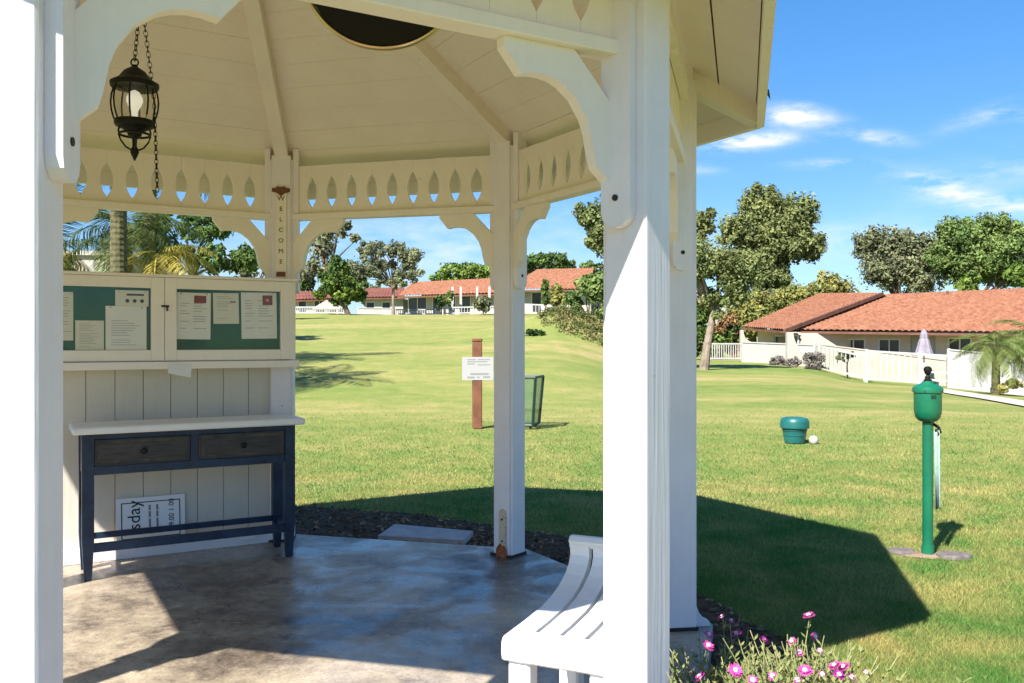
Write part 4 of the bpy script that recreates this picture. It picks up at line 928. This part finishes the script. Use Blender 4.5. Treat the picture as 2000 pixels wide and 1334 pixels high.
def house(label, e0, e1, r1, r0, ground, m_roof, m_wall, openings, inset=.7, ov=.35, group=None, end_walls=True, tiles=.30, amp=.075, drop=.13):
    """one-storey house: eave points e0-e1 (left to right), ridge r0-r1; openings = (u0,u1,z0,z1,kind) on the front wall"""
    e0, e1, r0, r1 = (Vector(q) for q in (e0, e1, r0, r1)); root = thing('house', label, 'house', (e0.x, e0.y, ground), 0, group); O = Vector((e0.x, e0.y, ground))
    patch_roof('roof_tiles', e0-O, e1-O, r1-O, r0-O, m_roof, root, tiles, amp=amp)
    d = (e1-e0); d.z = 0; L = d.length; d.normalize(); nb = Vector((-d.y, d.x, 0))   # away from the viewer
    a = math.atan2(d.y, d.x); M0 = Matrix.Translation(e0-O) @ Matrix.Rotation(a, 4, 'Z'); zt_ = lambda u: (e0.z*(1-u)+e1.z*u)-ground
    # back slope and underside
    rb0, rb1 = 2*r0-e0, 2*r1-e1; rb0.z, rb1.z = e0.z, e1.z
    MB().add([tuple(q-O) for q in (r0, r1, rb1, rb0)], [(0, 1, 2, 3)]).build('rear_slope', m_roof, root)
    fb = MB(); fb.box((0, -.03, -drop), (L, .0, -.01), M=M0 @ shear(e0, e1, L)); fb.build('fascia', m_roof if m_roof is M_ROOFD else M_FASC, root)
    sf = MB(); sf.box((0.02, .001, -drop+.02), (L-.02, inset-.002, -drop+.05), M=M0 @ shear(e0, e1, L)); sf.build('soffit', m_wall, root)
    z0_ = -.6; h0, h1 = zt_(0)-drop+.0, zt_(1)-drop
    depth = max(3., (r0-e0).length*1.5)
    zb_ = ground-e0.z-1.5
    wl = MB()
    hx = lambda x: (e1.z-e0.z)*x/L-drop+.018
    # front wall as strips around the openings
    xs_ = sorted({ov, L-ov} | {u*L for o in openings for u in o[:2]})
    for x0, x1 in zip(xs_[:-1], xs_[1:]):
        op = [o for o in openings if o[0]*L <= x0+1e-6 and o[1]*L >= x1-1e-6]
        spans = [(zb_, None)]
        if op:
            o = op[0]; zg = ground-e0.z
            spans = [(zb_, zg+o[2]), (zg+o[3], None)]
        for s0, s1 in spans:
            t0 = hx(x0) if s1 is None else s1; t1 = hx(x1) if s1 is None else s1
            wl.add([(x0, inset, s0), (x1, inset, s0), (x1, inset, t1), (x0, inset, t0), (x0, inset+.2, s0), (x1, inset+.2, s0), (x1, inset+.2, t1), (x0, inset+.2, t0)],
                   [(0, 1, 2, 3), (7, 6, 5, 4), (0, 4, 5, 1), (3, 2, 6, 7), (0, 3, 7, 4), (1, 5, 6, 2)], M0)
    wl.box((ov, inset+.2, zb_), (ov+.2, inset+depth, hx(0)), M=M0).box((L-ov-.2, inset+.2, zb_), (L-ov, inset+depth, hx(L)), M=M0); wl.build('wall', m_wall, root)
    for o in openings:
        x0, x1, zz0, zz1 = o[0]*L, o[1]*L, ground-e0.z+o[2], ground-e0.z+o[3]; w_ = x1-x0
        nm = {'w': 'window', 'd': 'glass_door', 'p': 'shutter_panel'}[o[4]]
        if o[4] == 'p':
            MB().box((x0+.02, inset+.05, zz0+.02), (x1-.02, inset+.09, zz1-.02), M=M0).build(nm, M_STUC if m_wall is M_STUCW else M_PANEL, root); continue
        fr_ = MB(); t_ = .07
        fr_.box((x0+.005, inset+.03, zz0+.005), (x0+t_, inset+.1, zz1-.005), M=M0).box((x1-t_, inset+.03, zz0+.005), (x1-.005, inset+.1, zz1-.005), M=M0).box((x0+t_+.001, inset+.03, zz1-t_), (x1-t_-.001, inset+.1, zz1-.005), M=M0).box((x0+t_+.001, inset+.03, zz0+.005), (x1-t_-.001, inset+.1, zz0+t_), M=M0)
        if w_ > 1.0: fr_.box(((x0+x1)/2-.03, inset+.04, zz0+t_+.001), ((x0+x1)/2+.03, inset+.09, zz1-t_-.001), M=M0)
        wobj = fr_.build(nm, M_FRAMEW, root)
        MB().box((x0+t_, inset+.11, zz0+t_), (x1-t_, inset+.12, zz1-t_), M=M0).build('pane', M_GLASSD, wobj)
    return root
def shear(e0, e1, L):
    m_ = Matrix.Identity(4); m_[2][0] = (e1.z-e0.z)/L; return m_
M_FASC = mat('brown_fascia', (.10, .045, .028), .8, (.15, .07, .045), 3)
M_PANEL = mat('grey_beige_blind', (.36, .33, .29), .8, (.42, .38, .33), 2)
gB = -.80
hB = house('long beige house with sunlit terracotta roof at the right edge', at(1540, 646, 47), at(2080, 653, 40), at(2090, 560, 47.5), at(1717, 577, 54), gB, M_ROOF, M_STUC,
      [(.06, .105, .1, 2.35, 'w'), (.20, .295, 1.35, 2.3, 'w'), (.345, .43, .1, 2.3, 'd'), (.47, .56, .5, 2.45, 'p'), (.605, .69, .1, 2.35, 'd'), (.75, .85, .6, 2.45, 'p')], inset=1.0)
hA = house('shorter beige house whose roof overlaps the left end of the long one', at(1447, 640, 52), at(1530, 646, 45.6), at(1722, 573.5, 52.4), at(1602, 574, 60), -.4, M_ROOF, M_STUC,
      [(.45, .95, 1.2, 2.1, 'w')], inset=.9)
ra0, ra1 = at(1530, 646, 45.6)-hA.location, at(1722, 573.5, 52.4)-hA.location
MB().add([tuple(ra0+Vector(v)) for v in ((0, 0, .09), (.12, 0, .09), (.12, 0, -.12), (0, 0, -.12))]+[tuple(ra1+Vector(v)) for v in ((0, 0, .09), (.12, 0, .09), (.12, 0, -.12), (0, 0, -.12))], [(0, 1, 2, 3), (7, 6, 5, 4), (0, 4, 5, 1), (1, 5, 6, 2), (2, 6, 7, 3), (3, 7, 4, 0)]).build('rake_board', M_FASC, hA)
# pipes on the ridge
for k, (px, py, Y_) in enumerate(((1945, 566, 50), (1850, 574, 50.5))):
    q = at(px, py, Y_); MB().tube([(0, 0, -.3), (0, 0, .18)], .07, 8).build('vent_pipe', M_FASC, hB, loc=q-hB.location)
# left background houses
gL = 3.25
house('long white house with terracotta roof beyond the crest', at(777, 579, 74), at(985, 573, 69), at(985, 543, 74), at(806, 552, 79), gL, M_ROOF, M_STUCW,
      [(.03, .22, .3, 1.9, 'w'), (.27, .36, .1, 2.0, 'd'), (.42, .50, .1, 2.0, 'd'), (.55, .64, .1, 2.0, 'd'), (.72, .82, .9, 1.9, 'w')], inset=1.0, amp=.07)
house('white house with pink tiled roof right of the back post', at(985, 566, 70), at(1150, 566, 66), at(1160, 524, 72), at(1050, 527, 76), gL+.1, M_ROOF, M_STUCW,
      [(.25, .38, .3, 2.0, 'w'), (.5, .6, .1, 2.0, 'd')], inset=1.0, amp=.07)
house('white house with dark red roof behind the grey tree', at(700, 582, 78), at(790, 581, 77), at(790, 562, 82), at(715, 564, 83), gL, M_ROOFD, M_STUCW,
      [(.1, .3, .9, 1.7, 'w'), (.45, .65, .5, 1.7, 'w')], inset=.6, amp=.07)
house('white house with dark red roof at the cabinet edge', at(560, 587, 76), at(650, 584, 76), at(640, 570, 81), at(560, 570, 81), gL, M_ROOFD, M_STUCW,
      [(.2, .4, .5, 1.7, 'w'), (.55, .8, .1, 1.8, 'w')], inset=.6, amp=.07)
# white gabled porch
q = at(638, 612, 70); pc = thing('gabled_porch', 'small white gabled porch in front of the dark red roof', 'porch', (q.x, 70, gL), 0)
s7 = 70/F
MB().prism([(-26*s7, 24*s7*.45), (26*s7, 24*s7*.45), (26*s7, .45*24*s7+.12), (0, 29*s7), (-26*s7, .45*24*s7+.12)], -.1, 2.5, axis='y', M=Matrix.Translation((0, 0, .25))).build('gable', M_STUCW, pc)
for x in (-24, -2, 20): MB().box((x*s7, -.05, -.3), ((x+3)*s7, .1, .45*24*s7+.25)).build('column', M_STUCW, pc)
MB().box((-24*s7, 2.0, -.3), (24*s7, 2.2, .6)).build('low_wall', M_STUCW, pc)
# cream house wall seen above the cabinet at far left
q0, q1 = at(120, 560, 44), at(216, 560, 44); hc = thing('cream_building', 'plain cream building end behind the left palms', 'building', (q0.x, 44, gz_(q0.x, 44)), 0)
zt0 = at(0, 499, 44).z-hc.location.z
MB().box((-14, 0, -1), (q1.x-q0.x, 9, zt0-.02)).build('wall', M_STUCW, hc)
MB().box((-14.2, -.2, zt0), (q1.x-q0.x+.15, 9.2, zt0+.22)).build('parapet', M_STUCW, hc)
MB().box((-1.6, -.08, zt0-2.6), (-.2, -.001, zt0-1.2)).build('window', M_GLASSD, hc)

# ------------------------------------------------------------------ fences and patio walls
def fence(label, p0, p1, h, style, m_=None, npost=None, group=None, cat='fence'):
    """p0,p1 world x,y; style: rail, picket, solid, lattice"""
    m_ = m_ or M_VINYL; p0, p1 = Vector(p0), Vector(p1); d = p1-p0; L = d.length; a = math.atan2(d.y, d.x); z0 = gz_(p0.x, p0.y); z1 = gz_(p1.x, p1.y); sl_ = (z1-z0)/L
    root = thing('fence' if style != 'solid' else 'patio_wall', label, cat, (p0.x, p0.y, z0), a, group)
    zf = lambda x: sl_*x
    if style == 'solid':
        MB().add([(0, -.06, -1), (L, -.06, -1), (L, -.06, zf(L)+h), (0, -.06, zf(0)+h), (0, .06, -1), (L, .06, -1), (L, .06, zf(L)+h), (0, .06, zf(0)+h)], [(0, 1, 2, 3), (7, 6, 5, 4), (0, 4, 5, 1), (3, 2, 6, 7), (0, 3, 7, 4), (1, 5, 6, 2)]).build('wall_panel', m_, root)
        MB().add([(0, -.10, h), (L, -.10, zf(L)+h), (L, .10, zf(L)+h), (0, .10, h), (0, -.10, h+.06), (L, -.10, zf(L)+h+.06), (L, .10, zf(L)+h+.06), (0, .10, h+.06)], [(3, 2, 1, 0), (4, 5, 6, 7), (0, 1, 5, 4), (1, 2, 6, 5), (2, 3, 7, 6), (3, 0, 4, 7)], Matrix.Translation((0, 0, .003))).build('coping', m_, root)
        npost = npost or 2
    npost = npost or max(2, int(L/2.2)+1)
    for k in range(npost):
        x = L*k/(npost-1); MB().box((x-.065, -.068, -.4), (x+.065, .068, h+.08), bev=.01).build('post', m_, root, loc=(0, 0, zf(x)))
    if style in ('rail', 'picket', 'lattice'):
        for z in ((.12, h-.05) if style != 'rail' else (.25, .6, h-.08)):
            MB().add([(0, -.03, z), (L, -.03, z+zf(L)), (L, .03, z+zf(L)), (0, .03, z), (0, -.03, z+.09), (L, -.03, z+.09+zf(L)), (L, .03, z+.09+zf(L)), (0, .03, z+.09)], [(3, 2, 1, 0), (4, 5, 6, 7), (0, 1, 5, 4), (1, 2, 6, 5), (2, 3, 7, 6), (3, 0, 4, 7)]).build('rail', m_, root)
    if style == 'picket':
        k = MB(); n = int(L/.14)
        for i in range(n): x = .1+i*.14; k.box((x, -.012, zf(x)+.05), (x+.055, .012, zf(x)+h))
        k.build('pickets', m_, root, kind='stuff')
    if style == 'lattice':
        k = MB(); n = int(L/.24)
        for i in range(n): x = .1+i*.24; k.box((x, -.012, zf(x)+.2), (x+.04, .012, zf(x)+h-.05))
        k.build('balusters', m_, root, kind='stuff')
    return root
M_INNER = mat('tan_stucco', (.30, .27, .225), .9, (.36, .33, .28), 2)
def xy(px, Y): return ((px-CX)/F*Y, Y)
fence('low white picket fence between the pale trunk and the patio wall', xy(1378, 52), xy(1450, 52), 1.05, 'picket')
fence('solid white patio wall under the shorter tiled roof', xy(1452, 49), xy(1590, 44), 1.1, 'solid', cat='wall')
fence('white railing behind the grey shrubs in the middle of the row', xy(1592, 42), xy(1690, 39.5), 1.15, 'lattice')
fence('white panelled screen left of the closed umbrella', xy(1692, 38.5), xy(1795, 37.8), 1.4, 'lattice')
fence('white open rail section between umbrella and solid wall', xy(1797, 37.8), xy(1852, 37.5), 1.42, 'rail')
fence('long solid white patio wall beside the small palm', xy(1853, 37.4), xy(1930, 37), 1.62, 'solid', cat='wall')
fence('solid white wall running on behind the small palm', xy(1935, 38.5), xy(2100, 37), 1.4, 'solid', cat='wall')
# inner patio wall behind railing
fence('white inner patio wall seen through the railing', xy(1600, 44.5), xy(1850, 41.5), 1.2, 'solid', cat='wall', m_=M_INNER)
# curved wing wall
q = at(1536, 650, 44.7); ww = MB(); s4 = 44.7/F; h4 = q.z-gz_(q.x, 44.7)
ol = [(0, -.5), (0, h4)]+[(12*s4+ (30*s4)*(1-math.cos(a)), h4-(36*s4)*math.sin(a)) for a in np.linspace(0, PI/2, 8)]+[(50*s4, -.5)]
o_ = ww.prism(ol, -.15, .15, axis='y').build('wing_wall', M_STUCW, loc=(q.x, 44.7, gz_(q.x, 44.7))); tag(o_, 'white wing wall curving down between the two tiled roofs', 'wall')
q = at(1441, 645, 56); h5 = q.z-gz_(q.x, 56); s5 = 56/F
ol = [(0, -.5), (0, h5)]+[(5*s5+(14*s5)*(1-math.cos(a)), h5-(22*s5)*math.sin(a)) for a in np.linspace(0, PI/2, 6)]+[(20*s5, -.5)]
o_ = MB().prism(ol, -.15, .15, axis='y').build('wing_wall', M_STUCW, loc=(q.x, 55.4, gz_(q.x, 56))); tag(o_, 'white wing wall at the far left corner of the shorter house', 'wall')
# left background fences
fence('white fence panels left of the dark evergreen', xy(575, 66), xy(672, 65), .6, 'picket')
fence('solid white low wall behind the two crest trees', xy(700, 66), xy(766, 66), .55, 'solid', cat='wall')
fence('white fence under the left end of the long house', xy(772, 66), xy(850, 66), .5, 'picket')
fence('white veranda railing of the long house', xy(868, 65), xy(985, 64), .6, 'lattice')
fence('white railing right of the back post', xy(1012, 60), xy(1078, 59), .75, 'lattice')
for px in (884, 900, 932, 956):
    x, y = xy(px, 67); o_ = MB().box((-.09, -.09, -.3), (.09, .09, 2.35)).build('veranda_column', M_VINYL, loc=(x, y, gL)); tag(o_, {884: 'leftmost', 900: 'second', 932: 'third', 956: 'rightmost'}[px]+' white veranda column of the long house', 'column')
# grey shrubs by the patio
for i, (px, py, rx, ry, Y_, lab) in enumerate([(1522, 706, 20, 13, 44, 'grey leafless clipped shrub before the patio wall'), (1550, 708, 16, 15, 43, 'grey shrub right of the clipped one by the patio wall'), (1592, 704, 24, 24, 41, 'spiky grey purple shrub at the start of the railing')]):
    tree('grey_shrub', lab, 'shrub', (px, py+ry), Y_, [(px, py, rx, ry), (px-rx*.5, py+3, rx*.6, ry*.8)], leafm('grey_shrub_leaves_%d' % i, (.17, .15, .13), (.28, .25, .22)), None, .05, .07, 1.0)
tree('patio_plant', 'green plant arching inside the white railing', 'plant', (1655, 730), 40.8, [(1655, 692, 18, 9), (1640, 698, 10, 6)], M_L_GREY, M_TRUNKD, .04, .07, 1.0)
# closed umbrella
uq = at(1789, 692, 41); um = thing('patio_umbrella', 'closed pale lilac patio umbrella behind the white screen', 'umbrella', (uq.x, 40.2, gz_(uq.x, 41)))
s1 = 40.2/F; zz = lambda py: CH+(CY-py)*s1-um.location.z
b = MB(); nn = 16; pr = [(645, 3), (652, 6), (662, 6.5), (664, 8), (678, 11), (694, 15)]; vs = []
for py, r in pr:
    for k in range(nn): a = 2*PI*k/nn; rr = r*s1*(1+.16*(k % 2)); vs.append((rr*math.cos(a), rr*math.sin(a), zz(py)))
b.add(vs, [(r*nn+k, r*nn+(k+1) % nn, (r+1)*nn+(k+1) % nn, (r+1)*nn+k) for r in range(len(pr)-1) for k in range(nn)]+[tuple(range(nn))]); b.build('canopy', M_UMB, um)
MB().tube([(0, 0, 0), (0, 0, zz(643))], .03, 8).build('pole', M_VINYL, um)
# path at right: pale strip
pts0 = [(1822, 757), (1850, 762), (1900, 769), (1950, 777), (2010, 787), (2080, 798)]; wdt = [7, 8, 9, 10, 11, 12]
def ground_hit(px, py):
    k = (px-CX)/F; Y_ = 12.
    while Y_ < 70:
        if CH+(CY-py)/F*Y_ <= gz_(k*Y_, Y_)+.0: return k*Y_, Y_
        Y_ += .05
    return k*Y_, Y_
A_ = [ground_hit(px, py) for px, py in pts0]; Bp = [ground_hit(px, py+w) for (px, py), w in zip(pts0, wdt)]
mb = MB(); nv = 0
for k in range(len(A_)-1):
    for j in range(6):
        f0, f1 = j/6, (j+1)/6
        q = [Vector(A_[k]).lerp(Vector(A_[k+1]), f0), Vector(A_[k]).lerp(Vector(A_[k+1]), f1), Vector(Bp[k]).lerp(Vector(Bp[k+1]), f1), Vector(Bp[k]).lerp(Vector(Bp[k+1]), f0)]
        mb.add([(p.x, p.y, gz_(p.x, p.y)+.035) for p in q], [(0, 1, 2, 3)])
mb.build('garden_path', M_PATH, kind='structure')

# ------------------------------------------------------------------ grass blades over the near lawn
def blades(n, x0, x1, y0, y1, hmin, hmax, wd, seed):
    rg = np.random.default_rng(seed); u = rg.uniform(0, 1, n); Y = 1/((1-u)/y0+u/y1); k = rg.uniform(x0, x1, n); X = k*Y
    ok = ~in_poly(X+rg.normal(0, .03, n), Y+rg.normal(0, .03, n), MUL) & (rg.uniform(0, 1, n) > ((Y-7)/13.).clip(0, 1)**.8) & ~(((X-wx)/.26)**2+((Y-wy)/.12)**2 < .8); X, Y = X[ok], Y[ok]; n = len(X)
    Z = ground_z(X, Y); h = rg.uniform(hmin, hmax, n)*(1+.15*(Y-5)/5).clip(.9, 1.6); a = rg.uniform(0, 2*PI, n); w_ = wd*rg.uniform(.7, 1.3, n)*(Y/5).clip(.8, 2.4)
    lean = rg.normal(0, .6, (n, 2))*h[:, None]
    b0 = np.stack([X-np.cos(a)*w_, Y-np.sin(a)*w_, Z-.002], 1); b1 = np.stack([X+np.cos(a)*w_, Y+np.sin(a)*w_, Z-.002], 1); tp = np.stack([X+lean[:, 0], Y+lean[:, 1], Z+h], 1)
    return np.stack([b0, b1, tp], 1).reshape(-1, 3), np.repeat(rg.uniform(.1, 1, n)**1.2, 3)
v, t = blades(620000, -.28, .68, 2.6, 20.0, .012, .034, .0022, 5)
o_ = link('grass', npmesh('grass', v, np.arange(len(v)).reshape(-1, 3), M_BLADE, t), kind='stuff'); o_['label'] = 'short mown grass around the gazebo'

# ------------------------------------------------------------------ pink flowers by the slab
def petals(m_, r, seed):
    rs = random.Random(seed); b = MB(); n = 14
    for ring, (rr, zt_, tl) in enumerate(((r, .004, .10), (r*.75, .008, .35))):
        for k in range(n):
            a = 2*PI*(k+.5*ring)/n+rs.uniform(-.1, .1); w_ = .16*r; ca, sa = math.cos(a), math.sin(a); L = rr*rs.uniform(.88, 1.08); z = zt_+tl*L*rs.uniform(.5, 1.3)
            b.add([(ca*.12*r-sa*w_*.4, sa*.12*r+ca*w_*.4, zt_), (ca*.12*r+sa*w_*.4, sa*.12*r-ca*w_*.4, zt_), (ca*L*.7+sa*w_, sa*L*.7-ca*w_, z*.8), (ca*L, sa*L, z), (ca*L*.7-sa*w_, sa*L*.7+ca*w_, z*.8)], [(0, 1, 2, 3, 4)])
    return b.mesh('petals', m_)
pet = [petals(M_PETAL, .025, 1), petals(M_PETALD, .022, 2), petals(M_PETAL, .016, 3)]
cen = MB().lathe([(.007, 0), (.008, .006), (.004, .011)], 8).mesh('flower_centre', M_CENTRE)
def plant(px, Y, flowers, nst, lab, seed, spread=.13, hgt=.34):
    nst = int(nst*2.6)
    rs = random.Random(seed); x = (px-CX)/F*Y; root = thing('flowering_plant', lab, 'plant', (x, Y, -.078), 0, None)
    st = MB(); lf = MB(); nl = 0
    def stem(tip):
        base = Vector((rs.gauss(0, .04), rs.gauss(0, .04), 0)); tip = Vector(tip); mid = base.lerp(tip, .55)+Vector((rs.gauss(0, .02), rs.gauss(0, .02), .02))
        st.tube([tuple(base), tuple(mid), tuple(tip)], [.0026, .0022, .0016], 4, cap=False)
        for q in range(12):
            u = .22+.76*q/12; c = (base.lerp(mid, u/.55) if u < .55 else mid.lerp(tip, (u-.55)/.45)); a = rs.uniform(0, 2*PI)
            for s_ in (0, PI):
                d = Vector((math.cos(a+s_), math.sin(a+s_), .75)).normalized(); L = rs.uniform(.016, .040); sd = d.cross(Vector((0, 0, 1))).normalized()*.0055
                lf.add([tuple(c), tuple(c+d*L*.5+sd), tuple(c+d*L), tuple(c+d*L*.5-sd)], [(0, 1, 2, 3)])
    for k in range(nst): stem((rs.gauss(0, spread), rs.gauss(0, spread), hgt*rs.uniform(.55, 1.1)))
    for (fx, fy, Yf, kind) in flowers:
        p = at(fx, fy, Yf)-root.location; stem(p); me_ = pet[kind]
        o_ = link('flower', me_, root, loc=p, rot=(rs.uniform(.2, .9), rs.uniform(-.4, .4), rs.uniform(0, 6)))
        link('flower_centre', cen, o_, loc=(0, 0, .004))
    st.build('stems', M_STEM, root, kind='stuff'); lf.build('foliage', M_FLEAF, root, kind='stuff')
plant(1385, 2.95, [(1382, 1243, 3.0, 0), (1381, 1264, 2.8, 0), (1370, 1325, 2.7, 1)], 34, 'flowering plant with stacked pink blooms at the slab corner', 1)
plant(1445, 2.7, [(1440, 1241, 3.1, 1), (1434, 1311, 2.5, 0), (1425, 1215, 3.3, 1), (1412, 1208, 3.4, 1)], 40, 'flowering plant with one large pink bloom low in front', 2)
plant(1500, 2.85, [(1491, 1254, 3.0, 1), (1510, 1322, 2.7, 2)], 40, 'flowering plant with a purple bloom against the dark soil', 3)
plant(1560, 2.8, [(1549, 1254, 2.9, 2), (1581, 1206, 2.9, 0), (1573, 1313, 2.6, 0), (1562, 1277, 2.9, 2)], 52, 'flowering plant with the tallest open bloom', 4, hgt=.42)
plant(1605, 2.85, [(1600, 1275, 2.85, 2), (1603, 1320, 2.7, 2), (1632, 1304, 2.75, 0), (1590, 1245, 3.0, 2)], 46, 'flowering plant with small pink blooms in the sunlit grass', 5, hgt=.37)
plant(1655, 2.8, [(1650, 1306, 2.75, 0), (1637, 1322, 2.6, 1), (1690, 1318, 2.75, 2), (1660, 1326, 2.7, 0)], 40, 'rightmost flowering plant with a tight cluster of blooms', 6, hgt=.28)
plant(1480, 2.35, [(1470, 1331, 2.4, 2)], 40, 'flowering plant nearest the bottom edge left of centre', 7, hgt=.44)
plant(1610, 2.4, [(1560, 1333, 2.45, 2)], 40, 'flowering plant nearest the bottom edge right of centre', 8, hgt=.42)

# ------------------------------------------------------------------ repeats share a group
GROUPS = {'paper_notice': 'papers pinned in the notice cabinet', 'palm_tree': None, 'flowering_plant': 'pink flowering plants beside the slab', 'flat_stone': 'flat stones at the foot of the ball washer',
          'veranda_column': 'white veranda columns of the long house', 'grey_shrub': 'grey shrubs by the patio wall', 'wing_wall': 'curved white wing walls of the right hand house'}
for o in list(sc.objects):
    if o.parent or 'category' not in o.keys(): continue
    k = o.name.split('.')[0]
    if k == 'palm_tree': o['group'] = 'palms behind the notice cabinet' if o.location.x < 0 else 'small palms by the pale path'
    elif k in GROUPS: o['group'] = GROUPS[k]
    elif k == 'house': o['group'] = 'red roofed houses beyond the crest' if o.location.x < 12 else 'beige tiled houses at the right'
    elif k in ('fence', 'patio_wall'): o['group'] = 'white fences and walls on the crest' if o.location.y > 55 else 'white fences and patio walls at the right'
